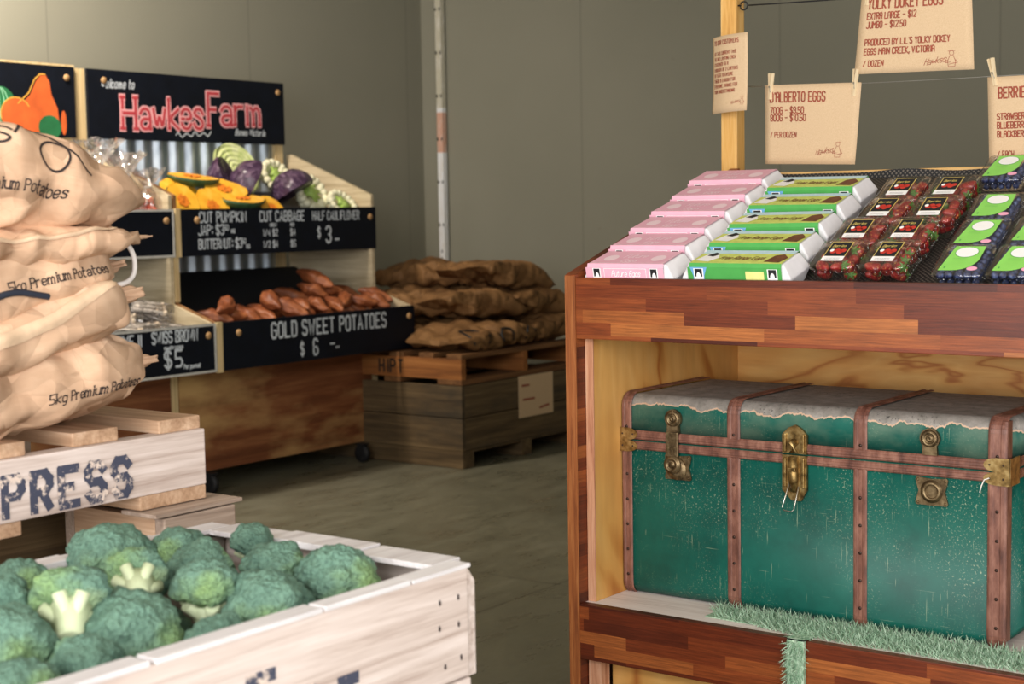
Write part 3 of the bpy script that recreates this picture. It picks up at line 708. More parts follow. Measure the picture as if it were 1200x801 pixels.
def berry_proto():
    t = thing('strawberry', '', 'strawberry'); b = MB()
    b.lathe([(.0005, -.023), (.005, -.0205), (.0105, -.012), (.0145, -.002), (.0165, .007), (.0155, .014), (.010, .0185), (.001, .0195)], 14); b.build('fruit', M_str, t)
    b = MB()
    for k in range(6):
        a = R(k*60); s_ = Vector((-math.sin(a), math.cos(a), 0)); p = Vector((math.cos(a), math.sin(a), 0))
        v = [b.bm.verts.new(q) for q in (Vector((0, 0, .0205))-s_*.003, Vector((0, 0, .0205))+s_*.003, p*.009+s_*.0035+Vector((0, 0, .0212)), p*.016+Vector((0, 0, .0165)), p*.009-s_*.0035+Vector((0, 0, .0212)))]
        b.bm.faces.new(v)
    b.tube([(0, 0, .019), (.002, 0, .027)], .0014, 5); b.build('calyx', M_cal, t, recalc=False); return t
spro = None
PT = TA+R(9)
TM = Matrix.Rotation(PT, 4, 'X')
rs_ = random.Random(11)
RW = ['front', 'second', 'third', 'rear']
ppro = None
for row in range(4):
    for colm in range(2):
        desc = '%s row, %s column' % (RW[row], 'left' if colm == 0 else 'right')
        lab = 'clear strawberry punnet with dark label, %s' % desc
        x = (-1.538, -1.415)[colm]-.008*(row % 2); y = (3.30, 3.43, 3.56, 3.69)[row]+.055; loc = on_tray(x, y, .0095); rot = (PT, 0, rs_.uniform(-.06, .06))
        if ppro is None: ppro = punnet('strawberry_punnet', lab, 'straw', .112, .122, .058); tag(ppro, lab, 'punnet', loc, 'strawberry punnets', rot=rot)
        else: dup(ppro, loc, rot, lab, 'strawberry punnets')
        RM = Matrix.Rotation(rot[2], 4, 'Z') @ TM
        blab = 'red strawberry in the %s punnet of the %s strawberry column' % (['front', 'second', 'third', 'rearmost'][row], 'left' if colm == 0 else 'right')
        for ix in range(3):
            for iy in range(3):
                for lay in range(2):
                    p = Vector(((ix-1)*.0325+rs_.uniform(-.002, .002)+(.004 if lay else 0), (iy-1)*.0335+rs_.uniform(-.002, .002), .0195+lay*.0165))
                    if lay == 0 and (ix+iy) % 2: continue
                    if lay == 1 and not (ix+iy) % 2: p.z = .036
                    q = RM @ p; e = (rs_.uniform(1.1, 2.0), rs_.uniform(-.5, .5), rs_.uniform(0, 6.28)) if lay else (1.57, 0, rs_.uniform(0, 6.28))
                    if spro is None:
                        spro = berry_proto(); tag(spro, blab, 'strawberry', (loc[0]+q.x, loc[1]+q.y, loc[2]+q.z), 'strawberries in the %s' % desc, rot=e)
                    else: dup(spro, (loc[0]+q.x, loc[1]+q.y, loc[2]+q.z), e, blab, 'strawberries in the %s' % desc, rs_.uniform(.86, 1.0))
bp = [(-1.245, 3.352, 'front row beside the strawberries'), (-1.122, 3.352, 'front row at the right edge'), (-1.262, 3.497, 'second row, left one'),
      (-1.134, 3.512, 'second row at the right edge'), (-1.282, 3.652, 'third row from the front'), (-1.345, 3.905, 'rearmost before the back rail')]
bpro = None; blue = None
for k, (x, y, d) in enumerate(bp):
    lab = 'blueberry punnet with green leaf label, '+d
    loc = on_tray(x, y, .0105); rot = (PT, 0, rs_.uniform(-.05, .05))
    if bpro is None: bpro = punnet('blueberry_punnet', lab, 'blue', .114, .128, .042); tag(bpro, lab, 'punnet', loc, 'blueberry punnets', rot=rot)
    else: dup(bpro, loc, rot, lab, 'blueberry punnets')
    RM = Matrix.Rotation(rot[2], 4, 'Z') @ TM
    bed = MB()
    for i in range(5):
        for j in range(6): bed.ball(((i-2)*.0185, (j-2.5)*.0185, .0096), .0088, 1)
    o = bed.build('blueberries', M_blub); tag(o, 'lower layer of blueberries, punnet of the '+d, 'blueberries', loc, kind='stuff', rot=rot)
    for i in range(5):
        for j in range(6):
            q = RM @ Vector(((i-2)*.0192+rs_.uniform(-.002, .002), (j-2.5)*.0185+rs_.uniform(-.002, .002), .0275+rs_.uniform(-.001, .0015)))
            L3 = (loc[0]+q.x, loc[1]+q.y, loc[2]+q.z); e = (rs_.uniform(-1, 1), rs_.uniform(-1, 1), rs_.uniform(0, 6)); bl = 'blueberry on top in the punnet, '+d
            if blue is None:
                b = MB(); b.lathe([(.001, -.0085), (.005, -.0073), (.0085, -.003), (.0092, .0015), (.0075, .006), (.0042, .0078), (.0036, .0086), (.003, .0068), (.0006, .0064)], 12)
                blue = b.build('blueberry', M_blub, smooth=True); tag(blue, bl, 'blueberry', L3, 'blueberries on top in punnet: '+d, rot=e)
            else: dup(blue, L3, e, bl, 'blueberries on top in punnet: '+d, rs_.uniform(.8, 1.02))

# ------------------------------------------------------------------ wires, pegs, cards
M_kraft = (lambda t: t.done(t.ramp(t.noise(t.coord((420, 420, 420)), 1, 6, .7), [(.25, (196, 166, 130)), (.5, (210, 182, 146)), (.75, (220, 194, 160))]), .8, 0, .2))(NT('kraft_card'))
M_stamp = plain('stamp_ink', (150, 72, 52), .8, var=.25, scale=120)
M_steel = plain('galvanised_wire', (170, 168, 160), .35, .8); M_blk = plain('black_wire', (24, 24, 26), .5)
def wire(name, label, z0, z1, r, m, hookr, y=4.072):
    b = MB(); pts = [(-2.165+k*(1.43/20), y, z0+(z1-z0)*k/11.3-.004*math.sin(k*.31)) for k in range(21)]
    b.tube([(-2.165, y, z0)]+pts[1:], r, 6)
    b.tube([(-2.2, y, z0+.002), (-2.19, y, z0+.002)]+[(-2.18+hookr*math.cos(R(a)), y-.002, z0+hookr*math.sin(R(a))) for a in range(180, 520, 30)], r*1.1, 6)
    o = b.build(name, m, None, (-2.2, y, z0)); tag(o, label, 'wire', (-2.2, y, z0)); return o
wire('hanging_wire', 'thin grey wire strung from the wooden post above the stand, carrying two cards', .348, .329, .0012, M_steel, .008)
wire('hanging_wire', 'upper black wire with a round hook on the wooden post, carrying one card', .581, .566, .0022, M_blk, .012)
def card(label, w, h, loc, tilt, texts, curl=.004, rz=0, logo=None, seed=0, trap=0):
    t = thing('price_card', label, 'price card', loc, rot=(0, tilt, rz), group='brown paper price cards')
    f = lambda u, v, o=0: (u+trap*(u/w-.5)*(v/h), -curl*math.sin(u/w*3.14)-curl*.8*(v/h)**2-o, v)
    b = MB(); b.grid(lambda a, c: f(a*w, -h*(1-c)), 14, 10); o = b.build('card', M_kraft, t, recalc=False)
    md = o.modifiers.new('thick', 'SOLIDIFY'); md.thickness = .0008; md.offset = -1
    b = MB(); fn = lambda u, v: f(u, v, .0007)
    for tx, x, y, hh, gw, adv, lw_ in texts:
        b2 = MB(); b2.ribbon(strokes(tx, x, y, hh, gw, adv), lw_, fn, .004); b2.build('lettering', M_stamp, t, recalc=False)
    if logo:
        x, y, s = logo
        b.ribbon(strokes('Hawkes', x, y, .017*s, .0075*s, .0092*s, .35, 2, rise=.15), .0014*s, fn, .003)
        x += .07*s
        b.ribbon([[(x+.006*s*math.cos(R(a)), y+.03*s+.006*s*math.sin(R(a))) for a in range(0, 361, 30)], [(x-.009*s, y+.035*s), (x+.009*s, y+.036*s)], [(x-.004*s, y+.024*s), (x-.01*s, y+.008*s), (x-.008*s, y-.006*s), (x+.008*s, y-.006*s), (x+.01*s, y+.008*s), (x+.004*s, y+.024*s)],
                  [(x-.01*s, y+.012*s), (x-.016*s, y+.004*s), (x-.002*s, y+.006*s)], [(x+.01*s, y+.012*s), (x+.015*s, y+.004*s), (x+.003*s, y+.002*s)], [(x-.006*s, y), (x+.006*s, y+.003*s)]], .0012*s, fn, .003)
    if logo: b.build('logo', M_stamp, t, recalc=False)
    return t
card('brown paper D\'Alberto eggs price card pegged to the lower wire', .298, .226, (-2.111, 4.068, .348), .034,
     [("D'ALBERTO EGGS", .017, -.049, .027, .0095, .0138, .0042), ('700G - $9.50', .018, -.082, .018, .0075, .0105, .0032), ('800G - $10.50', .018, -.103, .018, .0075, .0105, .0032), ('/ PER DOZEN', .018, -.15, .0155, .006, .0088, .0026)], logo=(.17, -.2, 1), trap=.02)
card('brown paper berries price card pegged at the right edge', .298, .226, (-1.458, 4.068, .329), .01,
     [('BERRIES', .03, -.056, .027, .0095, .0138, .0042), ('STRAWBERRIES', .025, -.112, .016, .0068, .0095, .003), ('BLUEBERRIES', .025, -.135, .016, .0068, .0095, .003), ('BLACKBERRIES', .025, -.158, .016, .0068, .0095, .003), ('/ EACH', .025, -.21, .0155, .006, .0088, .0026)], logo=(.17, -.2, 1), trap=.02)
card('brown paper Yolky Dokey eggs price card hanging from the black wire', .31, .213, (-1.812, 4.066, .573), .025,
     [('YOLKY DOKEY EGGS', .022, -.037, .028, .0098, .0141, .0042), ('EXTRA LARGE - $12', .022, -.065, .017, .0065, .0091, .0029), ('JUMBO - $12.50', .022, -.089, .017, .0065, .0091, .0029), ("PRODUCED BY LIL'S YOLKY DOKEY", .022, -.136, .0165, .0062, .0088, .0029), ('EGGS MAIN CREEK, VICTORIA', .022, -.161, .0165, .0062, .0088, .0029), ('/ DOZEN', .022, -.193, .0155, .006, .0088, .0026)], logo=(.185, -.197, 1), trap=-.03)
L9 = ['TO OUR CUSTOMERS', 'AT THIS CURRENT TIME', 'WE ARE LIMITING EACH', 'CUSTOMER TO A', 'MAXIMUM OF 2 CARTONS', 'OF EGGS TO ENSURE', 'THERE IS ENOUGH FOR', 'EVERYONE. THANKS FOR', 'YOUR UNDERSTANDING']
card('small curled brown notice to customers on the face of the wooden post', .142, .222, (-2.268, 4.044, .492), -.03,
     [(s_, .012, -.024-(k*.0158 if k == 0 else .014+k*.0158), .012 if k == 0 else .0092, .0042 if k == 0 else .0034, .0068 if k == 0 else .0054, .002 if k == 0 else .0015) for k, s_ in enumerate(L9)], curl=.014, rz=-.3, logo=(.088, -.2, .55))
M_peg = wood('peg_wood', [(0, (206, 178, 136)), (.5, (234, 212, 172)), (1, (246, 230, 198))], 'z', 6, 120, .6)
def peg(label, loc, tilt):
    t = thing('clothes_peg', label, 'clothes peg', loc, rot=(0, tilt, 0), group='wooden pegs on the wires')
    for s in (-1, 1):
        b = MB(); b.poly_prism([(s*.0005, -.03), (s*.0045, -.032), (s*.005, .0), (s*.0095, .042), (s*.0045, .043), (s*.001, .0)] if s > 0 else [(s*.0005, -.03), (s*.001, .0), (s*.0045, .043), (s*.0095, .042), (s*.005, .0), (s*.0045, -.032)], 'x', -.0048, .0048)
        b.bm.transform(Matrix.Rotation(R(62), 4, 'Z')); b.build('prong', M_peg, t)
    b = MB(); b.tube([(-.006, 0, .004), (.006, 0, .004)], .0028, 8); b.tube([(-.0055, -.003, .006), (-.0055, -.006, -.012)], .0009, 5); b.bm.transform(Matrix.Rotation(R(62), 4, 'Z')); b.build('spring', M_steel, t)
for lab, x, z_, tl in (("wooden peg holding the left corner of the D'Alberto card", -2.092, .338, .05), ("wooden peg holding the right corner of the D'Alberto card", -1.832, .333, .1),
                      ('wooden peg holding the Berries card at the right edge', -1.441, .336, -.2), ('wooden peg at the left top corner of the Yolky Dokey card', -1.792, .578, .15), ('wooden peg at the right top corner of the Yolky Dokey card', -1.55, .583, -.1)):
    peg(lab, (x, 4.066, z_), tl)
# ------------------------------------------------------------------ vegetable display units along the left wall
M_board = plain('blackboard', (9, 15, 26), .6, var=.25, scale=14, spec=.25)
M_chalk = plain('chalk_white', (206, 214, 220), .9, var=.1); M_chalkp = plain('chalk_pink', (240, 176, 178), .9, var=.06); M_chalkr = plain('chalk_red', (196, 66, 74), .9, var=.18, scale=90)
M_dpale = wood('pale_ply', [(0, (170, 152, 118)), (.5, (206, 190, 156)), (1, (226, 212, 180))], 'x', 2, 26, .7)
M_dtrim = wood('pale_trim', [(0, (176, 148, 100)), (.5, (214, 188, 138)), (1, (232, 212, 166))], 'z', 2, 60, .7)
M_dark = wood('stained_ply', [(0, (84, 44, 24)), (.45, (128, 76, 46)), (1, (170, 116, 74))], 'y', 1.1, 14, .5, .15, (206, 166, 108), 2.2, (.5, .66))
M_dside = wood('brown_side', [(0, (104, 70, 42)), (.5, (150, 108, 68)), (1, (180, 138, 92))], 'z', 2, 26, .65)
M_liner = plain('black_liner', (12, 14, 20), .8); M_knob = plain('wooden_plug', (176, 138, 92), .6)
M_rub = plain('castor_rubber', (26, 26, 28), .6); M_rim = plain('white_rim', (198, 196, 188), .6)
t = NT('corrugated_zinc'); n = t.noise(t.coord((8, 30, 4)), 1, 5, .6)
M_zinc = t.done(t.ramp(n, [(.3, (150, 162, 172)), (.6, (186, 196, 204)), (.8, (206, 214, 220))]), .42, .75)
def board(parent, name, off, x, y0, y1, z0, z1, frame=False, knobs=True):
    b = MB(); b.box(x-.016, x, y0, y1, z0, z1); o = b.build(name, M_board, parent, off)
    if frame:
        b = MB(); w_ = .011
        for q in ((y0, y1, z1-w_, z1), (y0, y1, z0, z0+w_), (y0, y0+w_, z0+w_, z1-w_), (y1-w_, y1, z0+w_, z1-w_)): b.box(x-.001, x+.003, *q)
        b.build('rim', M_rim, o, off)
    if knobs:
        for yk in (y0+.1, y1-.05):
            b = MB(); b.lathe([(.001, 0), (.016, 0), (.018, .004), (.016, .009), (.001, .011)], 12, Matrix.Translation((x, yk, z1-.055)) @ Matrix.Rotation(R(90), 4, 'Y')); b.build('plug', M_knob, o, off)
    return o
def unit(label, y0, plug_sign):
    L = 1.46; off = (-6.55, y0, -H); t = thing('vegetable_display', label, 'display stand', off, group=None)
    B = lambda: MB()
    B().box(-6.5, -5.868, y0+.02, y0+L-.02, -1.27, -.8).build('cabinet', M_dpale, t, off)
    B().box(-5.868, -5.85, y0, y0+L-.045, -1.28, -.76, .001).build('cabinet_front', M_dark, t, off)
    B().box(-5.868, -5.849, y0+L-.044, y0+L, -1.28, -.76, .001).build('trim_strip', M_dtrim, t, off)
    for xx in (-5.78, -6.42):
        for yy in (y0+.12, y0+L-.22):
            b = MB(); b.lathe([(.012, -.016), (.042, -.016), (.05, -.010), (.05, .010), (.042, .016), (.012, .016)], 18, Matrix.Translation((xx, yy, -H+.05)) @ Matrix.Rotation(R(90), 4, 'X'))
            b.box(xx-.03, xx+.03, yy-.026, yy+.026, -H+.098, -H+.104); b.box(xx-.02, xx+.02, yy-.022, yy-.018, -H+.04, -H+.1); b.box(xx-.02, xx+.02, yy+.018, yy+.022, -H+.04, -H+.1)
            b.build('castor', M_rub, t, off)
    side = [(-6.5, -1.27), (-5.87, -1.27), (-5.87, -.78), (-5.585, -.745), (-5.585, -.515), (-5.85, -.43), (-5.85, .1), (-6.47, .345), (-6.5, .345)]
    for yy, m, nm in ((y0, M_dside, 'side_panel'), (y0+L-.02, M_dpale, 'side_panel')):
        b = MB(); b.poly_prism(side, 'y', yy, yy+.02); b.build(nm, m, t, off)
    # visible pale end grain at the left of each tray board
    B().box(-5.586, -5.566, y0-.002, y0+.035, -.755, -.512, .001).build('trim_strip', M_dtrim, t, off)
    B().box(-5.851, -5.832, y0-.002, y0+.03, -.202, .036, .001).build('trim_strip', M_dtrim, t, off)
    B().box(-5.86, -5.845, y0-.003, y0+.022, -.42, -.2).build('trim_strip', M_dtrim, t, off)
    B().box(-6.53, -6.47, y0-.085, y0-.012, -.8, .75, .002).build('post', M_dtrim, t, off)
    B().box(-6.53, -6.47, y0+L-.14, y0+L-.08, -.8, .74, .002).build('post', M_dtrim, t, off)
    b = MB(); n = 150
    b.grid(lambda u, v: (-6.485+.015*math.cos(u*2*math.pi*12), y0+.03+u*(L-.12), -.75+v*1.2), n*2, 1); o = b.build('corrugated_back', M_zinc, t, off, recalc=False)
    # lower tray
    b = MB(); b.poly_prism([(-5.6, -.64), (-6.46, -.305), (-6.46, -.325), (-5.6, -.66)], 'y', y0+.021, y0+L-.021); b.build('tray_floor', M_liner, t, off)
    bl = board(t, 'lower_board', off, -5.566, y0+.036, y0+L, -.748, -.515, plug_sign == 'A')
    b = MB(); b.poly_prism([(-5.866, -.07), (-6.46, .13), (-6.46, .11), (-5.866, -.09)], 'y', y0+.021, y0+L-.021); b.build('tray_floor', M_liner, t, off)
    bu = board(t, 'upper_board', off, -5.832, y0+.031, y0+L-.004, -.2, .033, plug_sign == 'A')
    sg = board(t, 'sign_board', off, -6.452, y0-.01 if plug_sign != 'A' else y0-.1, y0+L-.08, .4, .752)
    return t, off, bl, bu, sg
def letter(parent, off, x, items, mat, smooth=0):
    items = [(it[0].replace('A', '^'),)+tuple(it[1:]) for it in items]
    fn = lambda u, v: (x+.0012, u, v)
    for it in items:
        b = MB()
        tx, u, v, h, gw, adv, lw_ = it[:7]; sh = it[7] if len(it) > 7 else 0; rise = it[8] if len(it) > 8 else 0
        b.ribbon(strokes(tx, u, v, h, gw, adv, sh, smooth, 0, rise), min(lw_*1.2, .0124), fn); b.build('lettering', mat, parent, off, recalc=False)
# unit with the farm sign
t1, o1, bl, bu, sg = unit('display of pumpkin, cabbage and sweet potatoes under the Hawkes Farm sign', 5.09, 'B')
y = 5.09
letter(bl, o1, -5.566, [('GOLD SWEET POTATOES', y+.36, -.615, .075, .032, .0475, .0095), ('$', y+.56, -.715, .06, .025, .03, .007), ('6', y+.655, -.722, .08, .03, .04, .0085), ('-..', y+.78, -.7, .05, .03, .04, .007)], M_chalk)
letter(bu, o1, -5.832, [('CUT PUMPKIN', y+.15, -.034, .05, .022, .0315, .0065), ('CUT CABBAGE', y+.56, -.034, .05, .022, .0315, .0065), ('HALF CAULIFLOWER', y+.95, -.034, .046, .0175, .0245, .0055),
    ('JAP: $3', y+.14, -.096, .048, .021, .029, .006), ('50', y+.31, -.075, .026, .012, .017, .004), ('KG', y+.36, -.09, .018, .01, .013, .004), ('BUTTERNUT: $3', y+.14, -.165, .046, .018, .0245, .006), ('50', y+.43, -.145, .024, .011, .015, .004), ('KG', y+.46, -.17, .018, .01, .013, .004),
    ('1/4 $2', y+.58, -.11, .032, .014, .021, .005), ('$4', y+.78, -.11, .032, .014, .021, .005), ('1/2 $4', y+.58, -.17, .032, .014, .021, .005), ('$5', y+.78, -.17, .032, .014, .021, .005), ('GREEN', y+.63, -.062, .015, .007, .01, .003), ('RED', y+.78, -.062, .015, .007, .01, .003),
    ('$', y+.985, -.125, .05, .02, .02, .006), ('3', y+1.05, -.155, .085, .036, .04, .01), ('-', y+1.12, -.165, .05, .03, .04, .009)], M_chalk)
def farm(w1, mat, d):
    b = MB(); x = -6.452; fn = lambda u, v: (x+d, u, v)
    for tx, u, v, h, gw, adv in (('H', y+.205, .458, .16, .085, .1), ('awkes', y+.32, .46, .155, .066, .088), ('F', y+.795, .492, .175, .075, .1), ('arm', y+.89, .50, .15, .076, .108)):
        b.ribbon(strokes(tx, u, v, h, gw, adv, 0, 0 if len(tx) == 1 else 1, .75 if len(tx) == 1 else .5, .035), w1 if len(tx) == 1 else w1*.92, fn)
    return b.build('lettering', mat, sg, o1, recalc=False)
farm(.036, M_chalkp, .0012); farm(.017, M_chalkr, .0026)
letter(sg, o1, -6.452, [('Welcome to', y+.075, .66, .045, .015, .0235, .005, .2, .02)], M_chalk, 1)
b = MB(); b.ribbon([[(y+.56+k*.012, .432+k*.0007+.011*math.sin(k*1.25)*(1+.4*math.sin(k*.7))) for k in range(22)]], .006, lambda u, v: (-6.4508, u, v)); b.build('chalk_squiggle', M_chalk, sg, o1, recalc=False)
letter(sg, o1, -6.452, [('Boneo Victoria', y+.99, .445, .034, .013, .0195, .004, .3)], M_chalk, 1)
# neighbouring unit, mostly behind the potato bags
t2, o2, bl2, bu2, sg2 = unit('display unit with mushrooms and wrapped fruit under the painted pumpkin sign', 3.62, 'A')
y2 = 3.62
letter(bl2, o2, -5.566, [('SHIIMEJI', y2+.82, -.59, .052, .021, .0295, .0072), ('SWISS BROWN', y2+1.07, -.585, .052, .019, .0268, .0072), ('mushrooms', y2+1.14, -.617, .018, .009, .0125, .0035), ('$5', y2+1.14, -.7, .075, .038, .066, .0095), ('Per punnet', y2+1.255, -.715, .02, .008, .0115, .004)], M_chalk)
# painted vegetables on the neighbouring sign
M_po = plain('painted_orange', (214, 98, 40), .7, var=.2, scale=9); M_pg = plain('painted_green', (30, 108, 62), .7, var=.3, scale=9); M_pl = plain('painted_light', (150, 214, 170), .7); M_py = plain('painted_yellow', (236, 176, 70), .7)
b = MB(); X = -6.452; fo = lambda o: (lambda u, v: (X+o, yr-.05+(u-yr)*.84, .575+(v-.575)*.86-.012)); yr = y2+1.38
b.mi = 0; b.shape([(yr-.36, .46), (yr-.33, .56), (yr-.26, .62), (yr-.215, .7), (yr-.18, .735), (yr-.145, .735), (yr-.12, .7), (yr-.11, .63), (yr-.07, .55), (yr-.06, .46), (yr-.1, .41), (yr-.32, .41)], fo(.001))
b.disc((yr-.36, .505), .105, .098, fo(.0014)); b.disc((yr-.03+.0, .47), .02, .07, fo(.0016))
b.mi = 1; b.disc((yr-.46, .53), .11, .13, fo(.0008)); b.disc((yr-.13, .44), .08, .07, fo(.002))
b.mi = 2
for k in range(-3, 3): b.ribbon([[(yr-.47+.09*math.sin(k*.4)*math.cos(R(a)), .53+.125*math.sin(R(a))) for a in range(-90, 91, 20)]], .006, fo(.0011))
b.mi = 3; b.ribbon([[(yr-.36+.104*math.cos(R(a)), .505+.097*math.sin(R(a))) for a in range(30, 200, 15)]], .006, fo(.0018)); b.ribbon([[(yr-.345, .57), (yr-.27, .63), (yr-.225, .71), (yr-.185, .742), (yr-.15, .742)]], .007, fo(.0018))
b.build('painted_vegetables', [M_po, M_pg, M_pl, M_py], sg2, o2, recalc=False)
MB().box(-6.47, -6.45, y2-.1, y2+1.38, .752, .762).build('trim_strip', M_dtrim, t2, o2)

# produce ---------------------------------------------------------
def ttray(x, lo=True):      # tray floor height at depth x
    return (-.64+(x+5.6)/(-.86)*.335) if lo else (-.07+(x+5.866)/(-.594)*.2)
t = NT('sweet_potato_skin'); n = t.noise(t.coord((18, 18, 18)), 1, 6, .7)
M_sp = t.done(t.ramp(n, [(.28, (82, 40, 24)), (.5, (138, 76, 42)), (.75, (178, 110, 66))]), .5)
def sweet(seed):
    rr = random.Random(seed); b = MB(); tb = bmesh.new(); bmesh.ops.create_icosphere(tb, subdivisions=4, radius=1); bend = rr.uniform(.15, .5)*rr.choice((-1, 1)); of = Vector((seed*3.1, 1, 2))
    for v in tb.verts:
        p = v.co.copy(); u = p.x; k = 1+.25*noise.noise(p*1.6+of); taper = (1-.45*abs(u)**1.6)
        v.co = Vector((u*.105, p.y*.042*taper*k+bend*.06*(u*u-.3), p.z*.04*taper*k+.01*noise.noise(Vector((u*2, 0, seed)))))
        v.co += p*.004*noise.noise(p*7+of)
    for f in tb.faces: f.smooth = True
    b.merge(tb); return b.build('sweet_potato', M_sp)
spp = [sweet(k) for k in range(4)]
SPOS = []
rr = random.Random(21)
row1 = [5.24+k*.098 for k in range(14)]
for k, yy in enumerate(row1): SPOS.append((-5.66+rr.uniform(-.015, .015), yy, .045, rr.uniform(-.5, .5)+1.2))
for k in range(12): SPOS.append((-5.80+rr.uniform(-.02, .02), 5.3+k*.108, .05, rr.uniform(-1.2, 1.2)))
for k in range(7): SPOS.append((-5.73+rr.uniform(-.02, .02), 5.72+k*.115, .115, rr.uniform(-.8, .8)))
for p in ((-5.95, 6.0, .06, .7), (-5.93, 6.14, .06, .2), (-5.9, 6.25, .06, 1.0), (-5.86, 6.05, .13, .5), (-5.84, 6.16, .13, 1.3), (-5.78, 5.66, .13, 2.6), (-5.98, 6.42, .05, .6), (-5.8, 5.36, .11, 2.2), (-5.88, 6.1, .18, .3), (-5.76, 6.45, .12, .6)): SPOS.append(p)
for k, (xx, yy, lift, rz) in enumerate(SPOS):
    src = spp[k % 4]; loc = (xx, yy, ttray(xx)+lift); rot = (rr.uniform(-.2, .2), .33*math.cos(rz)+rr.uniform(-.1, .1), rz)
    lab = 'brown-orange sweet potato in the lower tray behind its blackboard'
    if k < 4: tag(src, lab, 'sweet potato', loc, 'sweet potatoes in the tray', rot=rot)
    else: dup(src, loc, rot, lab, 'sweet potatoes in the tray', rr.uniform(.8, 1.15))
# cut pumpkin
M_pkf = (lambda t: t.done(t.ramp(t.noise(t.coord((14, 14, 14)), 1, 4), [(.3, (236, 164, 40)), (.55, (246, 186, 58)), (.75, (250, 206, 92))]), .35))(NT('pumpkin_flesh'))
M_pks = plain('pumpkin_skin', (62, 92, 58), .55, var=.3); M_pkc = plain('pumpkin_core', (226, 130, 40), .5, var=.25, scale=60)
def pumpkin(label, loc, rot, s, long=1.0):
    t = thing('cut_pumpkin', label, 'pumpkin', loc, rot=rot, group='cut pumpkin pieces')
    tb = bmesh.new(); bmesh.ops.create_uvsphere(tb, u_segments=28, v_segments=16, radius=1)
    bmesh.ops.bisect_plane(tb, geom=tb.verts[:]+tb.edges[:]+tb.faces[:], plane_co=(0, 0, .0), plane_no=(0, 0, 1), clear_outer=True)
    for v in tb.verts:
        a = math.atan2(v.co.y, v.co.x); k = 1-.05*abs(math.sin(a*5)); nk = 1-.38*max(0, v.co.x)**1 if long > 1.2 else 1
        v.co = Vector((v.co.x*s*long*k, v.co.y*s*k*nk, v.co.z*s*.62*k))
    bd = [e for e in tb.edges if e.is_boundary]
    for f in tb.faces: f.smooth = True
    b = MB(); b.merge(tb); b.build('rind', M_pks, t)
    def edge(q, o=0): 
        a = q*2*math.pi; k = (1-.05*abs(math.sin(a*5)))*.985; c_ = math.cos(a); nk = 1-.38*max(0, c_) if long > 1.2 else 1
        return Vector((c_*s*long*k, math.sin(a)*s*k*nk, 0))
    b = MB(); b.grid(lambda u, v: tuple(edge(u)*v+Vector((0, 0, .002-.10*s*max(0, .42-v)*2))), 40, 8); b.build('flesh', M_pkf, t, recalc=False)
    b = MB(); b.grid(lambda u, v: tuple(Vector((-.15*s*(long > 1.2), 0, 0))+edge(u)*v*.34*(1+.1*math.sin(u*40))+Vector((0, 0, .006+.004*math.sin(u*60+v*9)-.09*s*max(0, .42-v*.34)*2*0))), 40, 3); b.build('seed_core', M_pkc, t, recalc=False)
    return t
def facing(tilt, spin, az=0):      # flesh faces the shopper (+X), tilted up
    return (Matrix.Rotation(az, 3, 'Z') @ Matrix.Rotation(tilt, 3, 'Y') @ Matrix.Rotation(spin, 3, 'Z')).to_euler()
PK = [((-5.96, 5.25, .075), R(62), 0, .105, 1, 'round cut pumpkin half at the left end of the upper tray'), ((-5.95, 5.44, .045), R(58), .4, .115, 1.0, 'cut pumpkin half in the front of the upper tray'),
      ((-6.1, 5.36, .125), R(45), 1.5, .1, 1.3, 'cut pumpkin slab behind the two front halves'), ((-6.12, 5.47, .2), R(15), 1.2, .085, 1.7, 'long orange pumpkin piece at the top of the heap'), ((-6.04, 5.62, .135), R(35), 1.6, .11, 1.35, 'cut pumpkin half in the middle of the heap'),
      ((-5.97, 5.68, .085), R(15), 1.75, .1, 1.65, 'long butternut half lying flat over green rind'), ((-5.95, 5.86, .035), R(50), .3, .08, 1.1, 'small cut pumpkin end beside the red cabbage')]
for loc, ti, sp_, s, lg, lab in PK: pumpkin(lab, loc, facing(ti, sp_), s, lg)
# cabbage and cauliflower
M_rcab = (lambda t: t.done(t.ramp(t.noise(t.coord((12, 40, 12)), 1, 5, .6, 2), [(.3, (36, 26, 40)), (.5, (68, 48, 72)), (.7, (128, 108, 128))]), .3))(NT('red_cabbage_leaf'))
M_gcab = (lambda t: t.done(t.ramp(t.noise(t.coord((14, 14, 14)), 1, 5, .6, 1.5), [(.3, (166, 186, 108)), (.5, (206, 216, 150)), (.7, (228, 232, 190))]), .4))(NT('green_cabbage_cut'))
M_caul = plain('cauliflower_curd', (232, 230, 198), .7, var=.1, scale=40); M_caug = plain('cauliflower_stalk', (166, 196, 100), .6, var=.2)
def cabbage(label, loc, rot, s, m, core, quarter=False):
    t = thing('cut_cabbage', label, 'cabbage', loc, rot=rot)
    tb = bmesh.new(); bmesh.ops.create_icosphere(tb, subdivisions=4, radius=1)
    bmesh.ops.bisect_plane(tb, geom=tb.verts[:]+tb.edges[:]+tb.faces[:], plane_co=(0, 0, 0), plane_no=(0, 0, 1), clear_outer=True)
    for v in tb.verts: v.co = v.co*s*(1+.06*noise.noise(v.co*3)+.03*math.sin(v.co.x*9+v.co.y*4)); v.co.x *= 1.25 if quarter else 1
    for f in tb.faces: f.smooth = True
    b = MB(); b.merge(tb); b.build('leaves', m, t)
    b = MB(); kx = 1.25 if quarter else 1
    b.grid(lambda u, v: (math.cos(u*6.2832)*s*.98*v*kx, math.sin(u*6.2832)*s*.98*v, .001+.004*math.sin(v*34+math.sin(u*19)*1.5)), 48, 24); b.build('cut_face', core, t, recalc=False)
